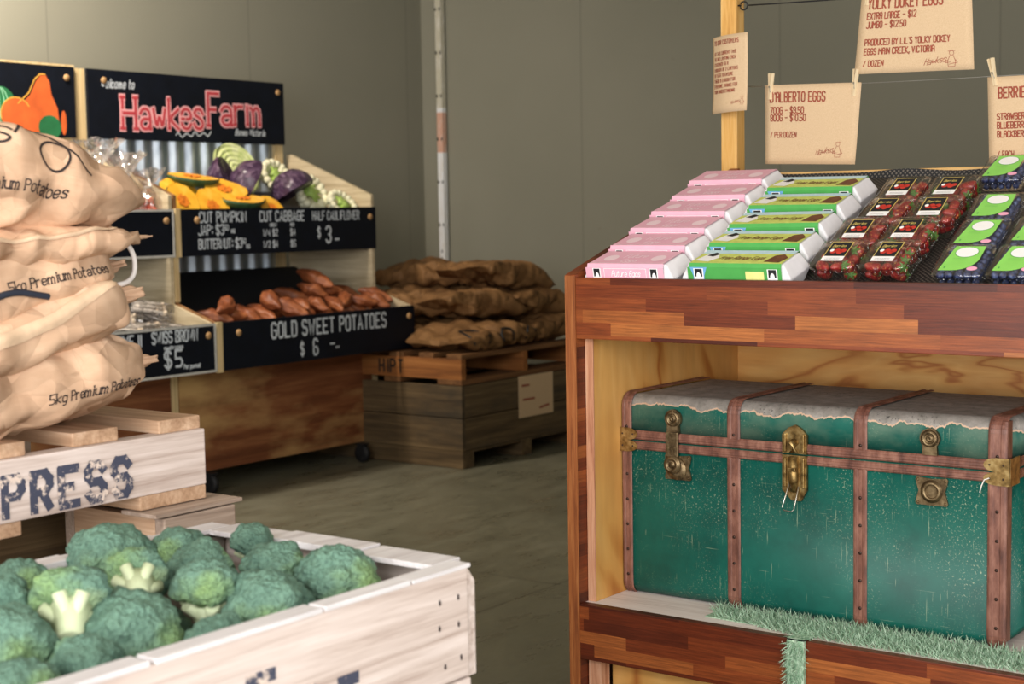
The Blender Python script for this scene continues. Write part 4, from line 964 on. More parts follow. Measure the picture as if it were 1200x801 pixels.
def cauli(label, loc, rot, s):
    t = thing('cut_cauliflower', label, 'cauliflower', loc, rot=rot, group='half cauliflowers')
    b = MB(); r9 = random.Random(int(s*9999))
    for k in range(30):
        a = r9.uniform(0, 6.28); q = math.sqrt(r9.random()); b.ball((s*.75*q*math.cos(a), s*.75*q*math.sin(a), -s*.1-s*.55*(1-q*q)), s*r9.uniform(.2, .3), 2)
    for k in range(16): a = k/16*6.28; b.ball((s*.82*math.cos(a), s*.82*math.sin(a), -s*.05), s*.2, 2)
    b.build('curd', M_caul, t)
    b = MB()
    for a in (1.0, 1.6, 2.2, .5, 2.7): b.tube([(0, -s*.5, .01), (s*.25*math.cos(a), -s*.3+s*.3*math.sin(a), .012), (s*.6*math.cos(a), -s*.3+s*.75*math.sin(a), .0)], [s*.2, s*.13, s*.07], 8)
    b.build('stalk', M_caug, t)
cabbage('red cabbage half behind the pumpkin heap', (-6.2, 5.78, .21), facing(R(70), 0, .5), .11, M_rcab, M_rcab)
cabbage('pale green cut cabbage standing behind the pumpkins', (-6.27, 5.92, .25), facing(R(75), .5, -.2), .125, M_gcab, M_gcab, True)
cabbage('second purple cabbage cut, leaning beside the green one', (-6.12, 5.86, .17), facing(R(120), 0, 1.2), .105, M_rcab, M_rcab, True)
cabbage('large dark red cabbage half in front of the cauliflowers', (-6.02, 6.09, .115), facing(R(150), 1.2, .6), .125, M_rcab, M_rcab, True)
cauli('half cauliflower at the back beside the side board', (-6.25, 6.2, .215), facing(R(60), .3), .11)
cauli('half cauliflower with green stalk beside the red cabbage', (-6.05, 6.27, .12), facing(R(65), .0), .115)
cauli('half cauliflower at the right front corner of the tray', (-5.95, 6.41, .055), facing(R(50), .5), .1)
# cellophane bags of fruit and mushroom packs in the neighbouring unit
t = NT('cellophane'); tb_ = t.n('BsdfTransparent'); tb_.inputs[0].default_value = (.96, .95, .95, 1); g_ = t.n('BsdfGlossy'); g_.inputs['Roughness'].default_value = .12; d_ = t.n('BsdfTranslucent'); d_.inputs[0].default_value = (.85, .84, .84, 1)
m1 = t.n('MixShader'); m2 = t.n('MixShader'); m1.inputs[0].default_value = .35; t.l(g_.outputs[0], m1.inputs[1]); t.l(d_.outputs[0], m1.inputs[2])
nz = t.noise(t.coord((40, 40, 40)), 1, 4, .6, 1); t.l(t.math('MULTIPLY', t.bw(nz, .4, .6), .8), m2.inputs[0]); t.l(tb_.outputs[0], m2.inputs[1]); t.l(m1.outputs[0], m2.inputs[2]); t.l(m2.outputs[0], t.t.nodes['Material Output'].inputs[0]); M_cello = t.m
M_apl = (lambda t: t.done(t.ramp(t.noise(t.coord((9, 9, 9)), 1, 4), [(.3, (206, 84, 60)), (.5, (226, 128, 100)), (.7, (236, 186, 170))]), .35))(NT('apple_skin'))
b = MB(); b.lathe([(.001, -.03), (.014, -.033), (.029, -.022), (.036, .0), (.033, .018), (.022, .03), (.008, .029), (.001, .022)], 16); ap = None
def fbag(label, x, y, z, s, seed):
    t = thing('fruit_bag', label, 'fruit bag', (x, y, z), rz=seed); r5 = random.Random(seed)
    def fn(u, v):
        a = u*2*math.pi; z_ = v*.30*s; r = (.085 if v < .35 else (.085-(v-.35)/.27*.065 if v < .62 else .02+(v-.62)*.22))*s
        r *= 1+.14*noise.noise(Vector((math.cos(a)*2.5, math.sin(a)*2.5, v*7+seed)))+(.22*math.sin(a*7+seed)*max(0, v-.3)); return (r*math.cos(a), r*math.sin(a), z_+.02*math.sin(a*5)*max(0, v-.62))
    b = MB(); b.grid(fn, 48, 24, False); b.build('film', M_cello, t, recalc=False)
    b = MB(); b.tube([(.021*s*math.cos(R(a)), .021*s*math.sin(R(a)), .19*s) for a in range(0, 361, 30)], .004, 6, False); b.build('tie', M_rim, t)
for i, (x, y, s) in enumerate(((-6.02, 4.73, 1.0), (-5.98, 4.9, 1.0), (-5.96, 5.03, .8), (-6.12, 4.86, 1.1), (-6.08, 4.99, .95))):
    z = ttray(x, False)+.03
    nm = ['hidden partly by the potato bags', 'in the middle of the front', 'nearest the pumpkin tray', 'tallest, behind the front bags', 'at the back right'][i]
    fbag('clear cellophane bag of pink fruit, '+nm, x, y, z, s, i+1)
    for k, (ax, ay, az) in enumerate(((.035, .0, .036), (-.02, .033, .036), (-.02, -.033, .036), (.0, .0, .095))):
        L3 = (x+ax*s, y+ay*s, z+az*s); e = (rr.uniform(-.5, .5), rr.uniform(-.5, .5), rr.uniform(0, 6)); lb = 'pink-red fruit in the cellophane bag '+nm
        if ap is None: ap = b.build('apple', M_apl, smooth=True) if False else None
        bb = MB(); 
        if ap is None:
            bb.lathe([(.001, -.03), (.014, -.033), (.029, -.022), (.036, .0), (.033, .018), (.022, .03), (.008, .029), (.001, .022)], 16); ap = bb.build('apple', M_apl, smooth=True); tag(ap, lb, 'fruit', L3, 'fruit in bag '+nm, rot=e); ap.scale = (s,)*3
        else: bb.bm.free(); dup(ap, L3, e, lb, 'fruit in bag '+nm, s)
M_mush = plain('pale_mushroom', (214, 206, 194), .7, var=.15, scale=40); M_film = M_cello
def mush(label, loc, rot, seed):
    t = thing('mushroom_pack', label, 'mushrooms', loc, rot=rot, group='mushroom packs in the lower tray'); r6 = random.Random(seed); b = MB(); c_ = MB()
    for k in range(16):
        a = r6.uniform(-.5, .5); p0 = Vector((-.08, r6.uniform(-.035, .035), r6.uniform(.012, .05))); p1 = p0+Vector((.13+r6.uniform(-.02, .02), a*.04, r6.uniform(-.005, .01)))
        b.tube([p0, (p0+p1)/2+Vector((0, 0, .004)), p1], .006, 6); c_.ball(p1, r6.uniform(.010, .017), 2, (.7, 1, 1))
    b.build('stems', M_mush, t); c_.build('caps', plain('mushroom_cap', (196, 180, 158), .7, var=.2) if not bpy.data.materials.get('mushroom_cap') else bpy.data.materials['mushroom_cap'], t)
    b = MB(); b.grid(lambda u, v: (-.1+.21*v, .055*math.cos(u*6.2832)*(1-.2*abs(v-.5)), .033+.034*math.sin(u*6.2832)*(1-.25*abs(v-.5))+.003*noise.noise(Vector((u*9, v*9, seed)))), 24, 12); b.build('wrapper', M_film, t, recalc=False)
for i, (x, y, lf, a) in enumerate(((-5.72, 4.94, .01, .9), (-5.75, 4.8, .01, 1.5), (-5.85, 4.92, .02, .5), (-5.72, 4.66, .01, 1.2), (-5.86, 4.74, .03, .8), (-5.8, 4.87, .085, 1.1))):
    mush(['pale mushroom pack at the right front of the lower tray', 'pale mushroom pack second from the right front', 'pale mushroom pack behind the front right one', 'pale mushroom pack near the potato bags', 'pale mushroom pack at the back of the tray', 'pale mushroom pack lying on top of the others'][i], (x, y, ttray(x)+lf+.012), (0, .37*math.cos(a), a), i)
# ------------------------------------------------------------------ pallets, bins and crates
PALE = [(0, (156, 134, 122)), (.4, (200, 184, 174)), (.75, (220, 206, 198)), (1, (230, 220, 216))]
M_palx = wood('pale_timber', PALE, 'x', 1.6, 34, .75, .3, (170, 140, 116), 5, (.6, .78)); M_paly = wood('pale_timber_deep', [(0, (134, 100, 72)), (.5, (182, 148, 118)), (1, (214, 184, 156))], 'y', 1.6, 34, .75, .3, (120, 92, 74), 5, (.58, .75))
OLD = [(0, (56, 45, 30)), (.5, (96, 78, 52)), (1, (128, 107, 75))]
M_oldx = wood('old_timber', OLD, 'x', 1.4, 26, .8, .4, (58, 52, 42), 4, (.5, .7)); M_oldy = wood('old_timber_side', OLD, 'y', 1.4, 26, .8, .4, (58, 52, 42), 4, (.5, .7))
WARM = [(0, (100, 58, 28)), (.5, (150, 94, 46)), (1, (180, 122, 68))]
M_wrmx = wood('warm_timber', WARM, 'x', 1.4, 24, .75, .3); M_wrmy = wood('warm_timber_side', [(0, (76, 50, 28)), (.5, (118, 80, 46)), (1, (146, 106, 66))], 'y', 1.4, 24, .75, .3)
t = NT('stencil_paint'); n = t.noise(t.coord((26, 26, 26)), 1, 7, .75)
M_sten = t.done(t.mix(t.bw(n, .42, .48), (216, 198, 184), (62, 66, 84)), .8)
M_dkst = plain('faded_stencil', (34, 30, 26), .8)
M_end = wood('end_grain', [(0, (128, 92, 66)), (.5, (196, 160, 130)), (1, (226, 198, 172))], 'y', 60, 60, .8, .3)
def pallet(label, loc, rz, mx, my, text=None, tm=None, seed=1, ends=None):
    rr = random.Random(seed); t = thing('wooden_pallet', label, 'pallet', loc, rz); W = 1.165
    for k, y in enumerate((0, .56, W-.042)): MB().box(0, W, y, y+.042, .028, .139, .003).build('bearer', mx, t)
    xs = [1.058, .862, .655, .45, .24, .012]
    for k, x in enumerate(xs):
        ob = MB().box(x, x+.104, .012+rr.uniform(-.01, .012), W-rr.uniform(.0, .02), .139, .165, .003).build('deck_board', my, t)
    for k, x in enumerate((1.0, .62, .24, .0)): MB().box(x, x+(.165 if k == 0 else .12), rr.uniform(-.004, .01), W, 0, .028, .003).build('bottom_board', my, t)
    if text:
        b = MB(); fn = lambda u, v: (u, -.0012, v)
        for tx, u, v, h, gw, adv, lw_ in text: b.ribbon(strokes(tx, u, v, h, gw, adv), lw_, fn)
        b.build('stencil', tm, t, recalc=False)
    return t
def bin_(label, loc, rz, W, D, hs, mx, my, th=.028, text=None, liner=False, runner=True, seed=2, posts=True, name='wooden_crate', cat='crate'):
    """plank box: front at local y=0, planks stacked upwards with heights hs"""
    rr = random.Random(seed); t = thing(name, label, cat, loc, rz); z = .0
    if runner:
        for x in (0, W/2-.05, W-.1): MB().box(0, W, x*D/W, x*D/W+.1, 0, .085, .006).build('runner', mx, t)
        z = .095
        MB().box(.0, W, .0, D, .085, .095).build('base', mx, t)
    else: MB().box(.01, W-.01, .01, D-.01, 0, .014).build('base', mx, t)
    for h in hs:
        for y in (0, D-th): MB().box(0, W-(.0 if posts else 0), y, y+th, z+.002, z+h-.003, .003).build('side_board', mx, t)
        for x in (0.0, W-th): MB().box(x+.0005, x+th-.0005, th+.0005, D-th-.0005, z+.003, z+h-.004, .003).build('end_board', my, t)
        z += h
    return t
M_oldp = wood('weathered_pale', [(0, (110, 92, 80)), (.5, (160, 140, 124)), (1, (196, 176, 160))], 'x', 2, 40, .8, .4)
# stack at the back: bin, pallet, sacks
BX0, BY0 = -6.305, 6.423
tb_ = bin_('old grey timber bin standing on the floor at the back under the sacks', (BX0, BY0, -H), 0, 1.165, 1.165, [.178, .178], M_oldx, M_oldy, name='wooden_bin')
pallet('warm brown pallet lying on the old bin, HIPT stencilled on it', (BX0, BY0, -.928), 0, M_wrmx, M_wrmy, [('HIPT', .585, .05, .07, .034, .056, .012)], M_dkst, 4)
c = thing('price_card', 'brown card fixed to the side of the old timber bin', 'price card', (-5.138, 6.93, -1.163), R(90))
MB().box(0, .332, -.002, 0, 0, .235).build('card', M_kraft, c)
b = MB(); b.ribbon([[(.03, .18), (.1, .18)], [(.04, .1), (.15, .1)], [(.2, .04), (.29, .05)]], .012, lambda u, v: (u, -.0028, v)); b.build('lettering', M_stamp, c, recalc=False)
# pallet stack on the left
PZ = -.556
PT_ = [('EXPRESS', .36, .043, .064, .052, .0805, .021)]
pallet('pale wooden pallet stencilled PRESS carrying the potato bags', (-2.3, .897, PZ), R(90), M_palx, M_paly, [('EX', .585, .041, .064, .034, .0588, .0165), ('PRESS', .7026, .041, .064, .034, .0588, .0165)], M_sten, 7)
bin_('dark timber bin added to darken the gap under the stencilled pallet', (-2.66, .95, -H), R(90), 1.05, .75, [.26, .26, .2], M_oldx, M_oldy, seed=5, name='gap_darkening_bin')  # added in dark timber so the gap below the pallet reads as shade
bx = bin_('small weathered timber box under the right front of the stencilled pallet', (-2.25, 1.91, -H), R(90), .18, .3, [.26, .26, .2], M_oldp, M_paly, seed=6, name='timber_box', cat='timber box')
MB().box(-.02, .2, .0, .10, .8152, .8225, .001).build('top_board', M_oldp, bx)
# broccoli crate stack
STN = [('F', .79, .075), ('I', .895, .04), ('T', .96, .028)]
CX, CY, CW, CD, CHT = -1.5, .62, 1.285, .59, .2045
def crate(label, k):
    t = thing('produce_crate', label, 'crate', (CX+(.006 if k else 0), CY+(.004 if k % 2 else 0), -.552-.2045*(k+1)+.0), R(90)); zt = CHT-.003
    W, D = CW, CD
    def wavy(y0, y1):             # front / rear board with a stepped top edge
        b = MB(); b.box(0, W-.024, y0, y1, .024, zt-.004, .003); return b
    wavy(0, .022).build('front_board', M_palx, t); wavy(D-.022, D).build('rear_board', M_palx, t)
    MB().poly_prism([(.006, .02), (D-.006, .02), (D-.006, zt-.03), (D-.02, zt-.012), (.02, zt-.012), (.006, zt-.03)], 'x', W-.023, W).build('end_board', M_paly2, t)
    MB().box(0, .024, .0225, D-.0225, .02, zt-.01, .003).build('end_board', M_paly2, t)
    MB().box(0.01, W-.03, .023, .041, .03, zt-.014, .002).build('inner_board', M_grey, t); MB().box(.01, W-.03, D-.041, D-.023, .03, zt-.014, .002).build('inner_board', M_grey, t)
    for y in (.05, .2, .35, .48): MB().box(.025, W-.025, y, y+.11, .02, .034, .002).build('floor_board', M_grey, t)
    for x in (.0, W-.12): MB().box(x, x+.1, .0, D, 0, .0195, .003).build('bottom_batten', M_palx, t)
    rr = random.Random(k+40)
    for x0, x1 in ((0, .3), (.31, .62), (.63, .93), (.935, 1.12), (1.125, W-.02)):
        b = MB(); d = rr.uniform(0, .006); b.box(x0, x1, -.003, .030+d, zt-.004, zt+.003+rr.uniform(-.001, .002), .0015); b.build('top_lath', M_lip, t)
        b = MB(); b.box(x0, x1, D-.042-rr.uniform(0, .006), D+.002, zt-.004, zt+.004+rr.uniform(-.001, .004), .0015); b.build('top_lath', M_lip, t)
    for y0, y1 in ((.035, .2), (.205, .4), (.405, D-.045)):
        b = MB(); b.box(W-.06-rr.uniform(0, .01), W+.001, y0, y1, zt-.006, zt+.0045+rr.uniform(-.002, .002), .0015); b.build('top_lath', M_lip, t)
    if k == 0:
        for x, z in ((1.19, .155), (1.235, .155), (1.188, .115), (1.235, .112), (1.24, .058), (1.2, .052)):
            b = MB(); b.ball((x, -.0008, z), .0045, 1, (.6, .4, 1.2)); b.build('nail', M_nailb, t)
        for tx, u0, v0 in STN:
            b = MB(); b.ribbon(strokes(tx, u0, v0, .06, .04, .05), .018, lambda u, v: (u, -.0012, v)); b.build('stencil', M_sten, t, recalc=False)
    return t
M_lip = wood('sky_lit_lath', [(0, (176, 168, 166)), (.5, (212, 208, 208)), (1, (236, 234, 234))], 'x', 2, 26, .7, .2); M_grey = wood('grey_inner', [(0, (104, 96, 88)), (.5, (146, 138, 128)), (1, (174, 166, 156))], 'x', 2, 26, .8, .2)  # top laths coloured paler to paint in the white-blue sky highlight
M_paly2 = wood('pale_end_grain', PALE, 'y', 3, 60, .8, .5); M_nailb = plain('rusty_nail', (60, 52, 50), .6, .4)
for k, lb in enumerate(('whitewashed timber crate full of broccoli, top of its stack', 'timber crate just below the broccoli crate', 'timber crate third from the top of the broccoli stack', 'bottom timber crate of the broccoli stack')): crate(lb, k)

# ------------------------------------------------------------------ broccoli
t = NT('broccoli_buds'); c0 = t.coord(); n = t.noise(c0, 9, 4); f = t.noise(t.coord((1, 1, 1)), 260, 2, .6); zc = t.xyz(c0)[2]
col = t.ramp(n, [(.3, (92, 126, 112)), (.52, (116, 150, 132)), (.66, (138, 168, 114)), (.8, (162, 186, 96))])
col = t.mix(.5, col, t.ramp(f, [(.3, (84, 104, 92)), (.55, (210, 220, 210)), (.75, (255, 255, 250))]), 'MULTIPLY')
col = t.mix(t.bw(t.math('ADD', zc, t.math('MULTIPLY', t.math('SUBTRACT', n, .5), .03)), -.012, -.022), col, (176, 198, 150))
t.bump(f, 1.0, .008); M_bro = t.done(col, .75, 0, .3)
M_stem = plain('broccoli_stem', (204, 216, 176), .6, var=.1); M_leaf = plain('broccoli_leaf', (120, 160, 110), .6, var=.2)
def broc(seed):
    t = thing('broccoli_head', '', 'broccoli'); tb = bmesh.new(); bmesh.ops.create_icosphere(tb, subdivisions=6, radius=1); of = Vector((seed*7.3, seed*2.1, 4))
    for v in tb.verts:
        d = v.co.normalized(); p = d*1.15+of
        f1 = noise.voronoi(p*1.25)[0][0]; f2 = noise.voronoi(p*3.6)[0][0]; f3 = noise.voronoi(p*13)[0][0]
        r = .9+.26*(.62-f1)+.11*(.5-f2)+.02*(.5-f3)+.012*noise.noise(p*30)
        q = d*r*.05
        if d.z < 0: q = Vector((q.x*(1-.55*d.z*d.z), q.y*(1-.55*d.z*d.z), q.z*.55))
        else: q.z *= .86
        v.co = q
    for f_ in tb.faces: f_.smooth = True
    b = MB(); b.merge(tb); b.build('crown', M_bro, t, recalc=False)
    b = MB(); rr = random.Random(seed)
    b.tube([(0, 0, -.068), (0, 0, -.045), (0, 0, -.02)], [.015, .0165, .026], 12)
    for k in range(6):
        a = k*1.05+rr.uniform(-.2, .2); b.tube([(0, 0, -.046), (.014*math.cos(a), .014*math.sin(a), -.032), (.031*math.cos(a), .031*math.sin(a), -.016)], [.010, .008, .009], 8)
    b.build('stem', M_stem, t)
    return t
bps = [broc(k+1) for k in range(5)]
B6 = [(-2.02, 1.60, -.535, .061, 0, 'large broccoli crown at the back, before the dark gap under the pallet'), (-1.965, 1.70, -.535, .042, 0, 'small dark broccoli head along the rear board, second from left'), (-1.852, 1.515, -.54, .042, 1, 'broccoli head with a pale stem showing upright between two crowns'),
 (-1.742, 1.555, -.535, .046, 0, 'bluish broccoli head in the middle of the crate'), (-1.875, 1.665, -.545, .045, 0, 'broccoli head behind the middle bluish one'), (-1.735, 1.40, -.575, .068, 0, 'widest blue-green broccoli head against the front board'),
 (-1.63, 1.478, -.585, .041, 0, 'small broccoli head low against the front board, right of the widest'), (-1.90, 1.80, -.53, .032, 2, 'small broccoli floret with a leaf tip at the rear board'), (-1.985, 1.40, -.535, .044, 0, 'yellow-green broccoli head near the rear left'),
 (-1.925, 1.475, -.545, .036, 0, 'small broccoli head behind the stem-up one'), (-1.795, 1.348, -.53, .048, 3, 'broccoli lying on its side, cut stem and pale underside showing'), (-1.77, 1.225, -.55, .054, 0, 'grey-blue broccoli head with a white speck at the left edge'),
 (-1.672, 1.278, -.58, .044, 0, 'broccoli head against the front board, left of the widest'), (-1.66, 1.165, -.58, .046, 0, 'yellowish broccoli head at the lower left corner'), (-1.655, 1.60, -.565, .056, 0, 'rounded broccoli head at the front, second from the right'),
 (-1.665, 1.755, -.555, .060, 4, 'big green broccoli head at the right end of the crate'), (-1.77, 1.725, -.545, .046, 0, 'darker broccoli head behind the right end one'), (-1.89, 1.29, -.53, .05, 0, 'broccoli head at the left edge behind the side-lying one')]
rb = random.Random(8)
for k, (x, y, z, r, md, lab) in enumerate(B6):
    s = r/.0475*1.2; z -= .022; rot = (rb.uniform(-.45, .25), rb.uniform(-.1, .5), rb.uniform(0, 6.28)); rot = (Matrix.Rotation(rb.uniform(-.1, .5), 3, Vector((.5, .85, 0)).normalized()) @ Matrix.Rotation(rot[2], 3, 'Z')).to_euler()
    if md in (1, 3): rot = Vector((0, 0, -1)).rotation_difference(Vector((.62, -.5, -.42) if md == 3 else (.6, -.5, -.12)).normalized()).to_euler(); z += .012
    src = bps[k % 5]
    if k < 5: tag(src, lab, 'broccoli', (x, y, z), 'broccoli heads in the crate', rot=rot); src.scale = (s,)*3
    else: dup(src, (x, y, z), rot, lab, 'broccoli heads in the crate', s)
# lower layer filling the crate
for k in range(16):
    x = -1.63-.13*(k % 4)+rb.uniform(-.01, .01); y = 1.13+.155*(k//4)+.02*(k % 2); 
    dup(bps[k % 5], (x, y, -.655), (rb.uniform(-.2, .2), rb.uniform(-.2, .2), rb.uniform(0, 6)), 'broccoli head underneath, in the lower layer of the crate', 'lower broccoli heads', 1.0)

# ------------------------------------------------------------------ potato bags
def kraft(name, stops, rough=.72):
    t = NT(name); n = t.noise(t.coord((6, 6, 6)), 1, 5, .6); f = t.noise(t.coord((4, 60, 60)), 1, 4, .6)
    def facet(sc_, loc, k):          # crumpled paper: every cell is a little plane with its own tilt
        vo = t.n('TexVoronoi'); vo.feature = 'F1'; c_ = t.coord((1, 1, 1), loc=loc); wn = t.n('TexNoise'); wn.inputs['Scale'].default_value = sc_*.5; wn.inputs['Detail'].default_value = 1; t.l(c_, wn.inputs['Vector'])
        va = t.n('VectorMath', operation='MULTIPLY_ADD'); t.l(wn.outputs['Color'], va.inputs[0]); va.inputs[1].default_value = (.9/sc_,)*3; t.l(c_, va.inputs[2])
        t.l(va.outputs[0], vo.inputs['Vector']); vo.inputs['Scale'].default_value = sc_
        d1 = t.n('VectorMath', operation='SUBTRACT'); t.l(va.outputs[0], d1.inputs[0]); t.l(vo.outputs['Position'], d1.inputs[1])
        d2 = t.n('VectorMath', operation='SUBTRACT'); t.l(vo.outputs['Color'], d2.inputs[0]); d2.inputs[1].default_value = (.5, .5, .5)
        d3 = t.n('VectorMath', operation='DOT_PRODUCT'); t.l(d1.outputs[0], d3.inputs[0]); t.l(d2.outputs[0], d3.inputs[1])
        return t.math('MULTIPLY', d3.outputs['Value'], k)
    h = t.math('ADD', facet(7, (1, 2, 3), 1.0), facet(17, (5, 2, 8), .7))
    t.bump(t.math('ADD', h, t.math('MULTIPLY', f, .001)), .8, 1.0)
    return t.done(t.mix(.25, t.ramp(n, stops), t.ramp(f, stops)), rough, 0, .3)
M_bag = kraft('kraft_paper', [(.3, (192, 154, 124)), (.55, (216, 180, 148)), (.75, (230, 200, 170))]); M_sack = kraft('brown_sack_paper', [(.3, (110, 78, 46)), (.55, (138, 101, 62)), (.75, (158, 120, 78))])
M_tape = plain('cream_tape', (216, 186, 154), .6); M_bink = plain('printed_ink', (48, 38, 36), .8, var=.3, scale=80); M_navy = plain('navy_handle', (36, 42, 56), .6); M_strw = plain('white_string', (226, 220, 214), .8); M_blab = plain('blue_sticker', (110, 150, 206), .6)
def tri(x): return abs((x % 1)-.5)*2-.5
def bag_bm(L, W, T, seed, neck=True, amp=1.0, sagx=0, nu=150, nv=120, ends=.5):
    rr = random.Random(seed); dirs = []
    for k in range(8):
        d = Vector((rr.uniform(-1, 1), rr.uniform(-1, 1), rr.uniform(-1, 1))).normalized(); fq = rr.uniform(3.5, 17); dirs.append((d, fq, rr.random(), .05/fq**.85))
    of = Vector((seed*3.7, 1.1, seed)); bm = bmesh.new(); rings = []
    def sp(c, e): return math.copysign(abs(c)**e, c)
    for i in range(nu+1):
        u = -1+2*i/nu; a = abs(u)
        if u >= 0 and neck: pw = (1-.74*max(0, (u-.5)/.4)**2.4) if u < .9 else .26+(u-.9)*2.0; pt = (1-max(0, u/.9)**4.5*.84) if u < .9 else .16
        else: pw = 1-.22*a**4; pt = max(.05, (1-a**2.8))**.75
        row = []
        for j in range(nv):
            an = 2*math.pi*j/nv; y = W/2*pw*sp(math.cos(an), .72); z = T/2*pt*sp(math.sin(an), .72); p = Vector((u*L/2, y, z))
            q = p+.05*Vector((noise.noise(p*5+of), noise.noise(p*5+of+Vector((9, 0, 0))), noise.noise(p*5+of+Vector((0, 9, 0)))))
            s = sum(am*tri(q.dot(d)*fq+ph)*max(0, min(1, .65+1.6*noise.noise(p*2.5+of+d*5))) for d, fq, ph, am in dirs)+.016*noise.noise(p*3.3+of)+.006*noise.noise(p*11+of)
            if neck and u > .3: s += .020*(u-.3)*tri(an/(2*math.pi)*9+seed)
            nrm = Vector((0, y/(W*W), z/(T*T))).normalized() if (abs(y)+abs(z)) > 1e-6 else Vector((0, 0, 1))
            p = p+nrm*s*amp*min(1, .35+pt); p.z -= sagx*(u*u)*T
            row.append(bm.verts.new(p))
        rings.append(row)
    for i in range(nu):
        for j in range(nv):
            f = bm.faces.new((rings[i][j], rings[i+1][j], rings[i+1][(j+1) % nv], rings[i][(j+1) % nv])); f.smooth = True
    bm.faces.new(rings[0]); bm.faces.new(rings[-1][::-1]); bmesh.ops.recalc_face_normals(bm, faces=bm.faces[:])
    return bm
def project(bm, lines, width, origin, U, V, N, off=.0015, step=.006):
    """flat strokes laid over the crumpled paper"""
    bv = BVHTree.FromBMesh(bm); o = Vector(origin); U = Vector(U); V = Vector(V); N = Vector(N); out = MB()
    def fn(u, v):
        p = o+U*u+V*v; h = bv.ray_cast(p+N*.5, -N)
        if h[0] is None or (h[0]-p).length > .16: return (0, 0, -99)
        return tuple(h[0]+N*off)
    out.ribbon(lines, width, fn, step); bmesh.ops.delete(out.bm, geom=[v for v in out.bm.verts if v.co.z < -50], context='VERTS'); return out
def bag(label, loc, rot, L, W, T, seed, texts=(), neck=True, amp=1.0, sag=0, extras=(), group='kraft potato bags on the pallet'):
    t = thing('potato_bag', label, 'bag of potatoes', loc, rot=rot, group=group); bm = bag_bm(L, W, T, seed, neck, amp, sag)
    for tx in texts:
        lines, wd, org, U, V, N, m, nm = tx; project(bm, lines, wd, org, U, V, N).build(nm, m, t, recalc=False)
    for ex in extras: ex(bm, t)
    b = MB(); b.bm.free(); b.bm = bm; b.build('sack', M_bag, t, recalc=False)
    if neck:
        b = MB(); x = L/2*.86; b.tube([(x, W*.135*math.cos(R(a)), T*.11*math.sin(R(a))-sag*T*.74) for a in range(0, 361, 20)], .004, 6, False); b.build('tie', M_strw, t)
    return t
def serif(tx, x, y, h, gw, adv, **k): return strokes(tx, x, y, h, gw, adv, 0, 1 if tx.islower() else 0, .55, **k)
def ptext(s, size, x0):       # mixed case print
    out = []; x = x0
    for ch in s:
        g = size*.58; out += strokes(ch, x, 0, size, g, g, 0, 1 if ch in 'oaecgdbps' else 0, .5 if ch not in 'oaecsg5' else 0); x += (g*1.34)*NARROW.get(ch, 1)
    return out
SIDE = dict(U=(1, 0, 0), V=(0, .35, .94), N=(0, -.94, .35))    # local -y is turned towards the shopper
rzb = R(90)
def seam(pts, wd=.024, m=None, nm='taped_seam', N=(0, -.9, .43)):
    def f(bm, t):
        bv = BVHTree.FromBMesh(bm); out = MB(); n_ = Vector(N)
        def fn(u, v):
            k = u*(len(pts)-1); i = min(int(k), len(pts)-2); p = Vector(pts[i]).lerp(Vector(pts[i+1]), k-i)+Vector((0, -.2, 1)).normalized()*(v*wd)
            h = bv.ray_cast(p+n_*.5, -n_); return tuple((h[0] if h[0] is not None else p)+n_*(.004+.004*math.sin(v*3.1)+.002*noise.noise(Vector((u*12, v*2, 3)))))
        out.grid(fn, 40, 4); out.build(nm, m or M_tape, t, recalc=False)
    return f
def strap(pts, r, m, nm):
    def f(bm, t):
        b = MB(); P = chaikin([Vector(p) for p in pts], 3); b.tube(P, r, 8); b.build(nm, m, t)
    return f
# bottom bag on the deck
bag('bottom potato bag on the pallet deck, tied end by the mushroom board', (-2.50, 1.66, -.315), (R(-8), R(-3), rzb), .76, .44, .165, 3,
    [(ptext('5kg Premium Potatoes', .0165, 0), .0024, (.02, -.2, -.045), (1, 0, .02), (0, 0, 1), (0, -1, 0), M_bink, 'print')], True, 1.1)
bag('middle potato bag printed 5kg Premium Potatoes with a white cord loop', (-2.49, 1.615, -.150), (R(-12), R(-7), rzb), .70, .44, .165, 11,
    [(ptext('5kg Premium Potatoes', .0165, 0), .0024, (-.01, -.2, -.025), (1, 0, .02), (0, .1, .99), (0, -.99, .1), M_bink, 'print')], True, 1.2,
    0, [strap([(.27, -.10, .03), (.32, -.12, .055), (.36, -.12, .02), (.35, -.11, -.04), (.29, -.10, -.04)], .005, M_strw, 'cord_loop')])
bag('folded potato bag with a long taped seam, wedged between the lower two', (-2.43, 1.60, -.235), (R(-6), R(-13), rzb), .74, .36, .12, 23, [], True, 1.0, 0,
    [seam([(-.3, -.2, -.02), (-.1, -.2, .0), (.1, -.2, .015), (.27, -.12, .02)], .03), strap([(-.12, -.175, .03), (-.08, -.185, .07), (.02, -.18, .095), (.1, -.175, .06)], .006, M_navy, 'handle')])
bag('flat creased potato bag under the top one, its end sticking out', (-2.50, 1.66, -.065), (R(-4), R(-3), rzb), .74, .48, .085, 31, [], True, 1.2, 0,
    [seam([(-.3, -.22, -.02), (-.1, -.22, .0), (.08, -.22, .0), (.2, -.2, .01)], .012)])
def logo_lines():
    o = strokes('Hawkes', 0, 0, .05, .04, .05, .3, 2)
    o += [chaikin([Vector((.31, .02)), Vector((.34, .05)), Vector((.40, .04)), Vector((.43, .0)), Vector((.40, -.04)), Vector((.37, -.035)), Vector((.36, 0)), Vector((.39, .025)), Vector((.42, .015)), Vector((.47, -.03))], 3)]
    return o
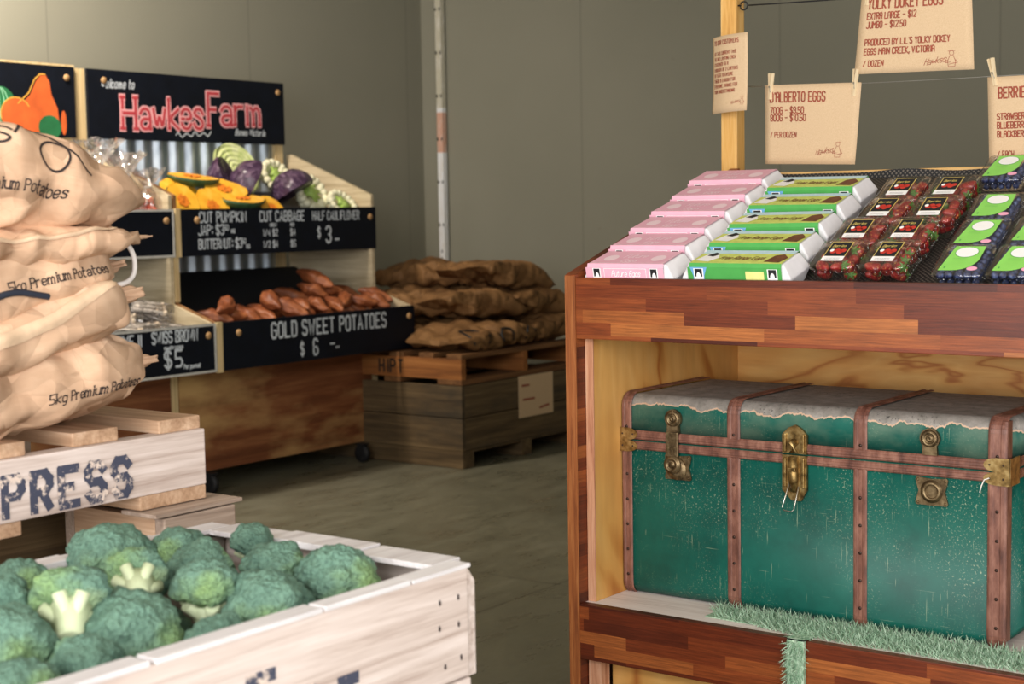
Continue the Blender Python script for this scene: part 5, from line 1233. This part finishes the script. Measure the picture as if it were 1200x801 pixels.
bag('topmost slumped potato bag with the script logo on its upper face', (-2.51, 1.59, .035), (R(-16), R(6), rzb), .70, .52, .21, 47,
    [(ptext('Premium Potatoes', .0165, 0), .0024, (-.06, -.2, -.055), (1, 0, -.02), (0, 0, 1), (0, -1, 0), M_bink, 'print'), (logo_lines(), .0045, (-.29, -.2, .03), (1, 0, -.03), (0, 0, 1), (0, -1, 0), M_bink, 'logo')], False, 1.1, .12)
# brown sacks on the back pallet
hs_ = None
def handle_pts(x, y, z, w_=.09, h_=.07): return [(x-w_/2, y, z-.01), (x-w_/2, y-.004, z+h_*.7), (x-w_*.35, y-.006, z+h_), (x+w_*.35, y-.006, z+h_), (x+w_/2, y-.004, z+h_*.7), (x+w_/2, y, z-.01)]
def sackp(seed, L, W, T, hand=False):
    t = thing('potato_sack', '', 'sack'); bm = bag_bm(L, W, T, seed, False, 1.9, .1, 100, 80); bv = BVHTree.FromBMesh(bm)
    b = MB(); b.bm.free(); b.bm = bm; b.build('sack', M_sack, t, recalc=False)
    for x in ((-L*.3, 0, L*.3) if hand else ()):
        P = []
        for dx, dz in ((-.055, -.035), (-.055, .005), (-.04, .03), (.0, .034), (.04, .03), (.055, .005), (.055, -.035)):
            h = bv.ray_cast(Vector((x+dx, -W, dz+.01)), Vector((0, 1, 0))); P.append((h[0] if h[0] else Vector((x+dx, -W*.4, dz)))+Vector((0, -.004, 0)))
        b = MB(); b.tube(P, .007, 6); b.build('handle', M_blk, t)
    return t
sp = [sackp(101, .78, .46, .15, True), sackp(117, .62, .46, .15), sackp(133, .64, .48, .14)]
zb = -.928+.165
SK = [((-5.36, 6.84, zb+.07), (R(0), 0, R(90)), 0, 'long brown sack along the pallet edge with black handles on its side'), ((-5.40, 7.4, zb+.085), (R(0), 0, R(92)), 1, 'brown sack on the far half of the pallet edge'),
      ((-5.84, 6.66, zb+.085), (0, 0, R(8)), 1, 'brown sack at the near left, beside the vegetable display'), ((-5.85, 7.08, zb+.09), (0, 0, R(-5)), 2, 'brown sack in the middle of the lower layer'), ((-5.86, 7.42, zb+.09), (0, 0, R(4)), 1, 'brown sack at the rear left of the lower layer'),
      ((-5.5, 6.93, zb+.235), (R(-6), R(8), R(70)), 2, 'crumpled brown sack in the middle of the heap, open mouth forward'), ((-5.84, 6.82, zb+.25), (R(6), 0, R(20)), 1, 'brown sack on the second layer at the left'), ((-5.42, 7.35, zb+.25), (R(5), R(10), R(95)), 1, 'brown sack lying over the far right of the heap'),
      ((-5.9, 7.3, zb+.27), (R(0), 0, R(-8)), 2, 'brown sack on the second layer at the rear left'), ((-5.46, 7.16, zb+.39), (R(-4), R(12), R(80)), 2, 'topmost brown sack of the heap, sloping down to the right'), ((-5.96, 7.15, zb+.40), (R(4), 0, R(12)), 1, 'upper brown sack beside the vegetable display')]
for k, (loc, rot, m, lab) in enumerate(SK):
    if k in (0, 1, 3): s0 = sp[m]; tag(s0, lab, 'sack', loc, 'brown potato sacks at the back', rot=rot)
    else: dup(sp[m], loc, rot, lab, 'brown potato sacks at the back')
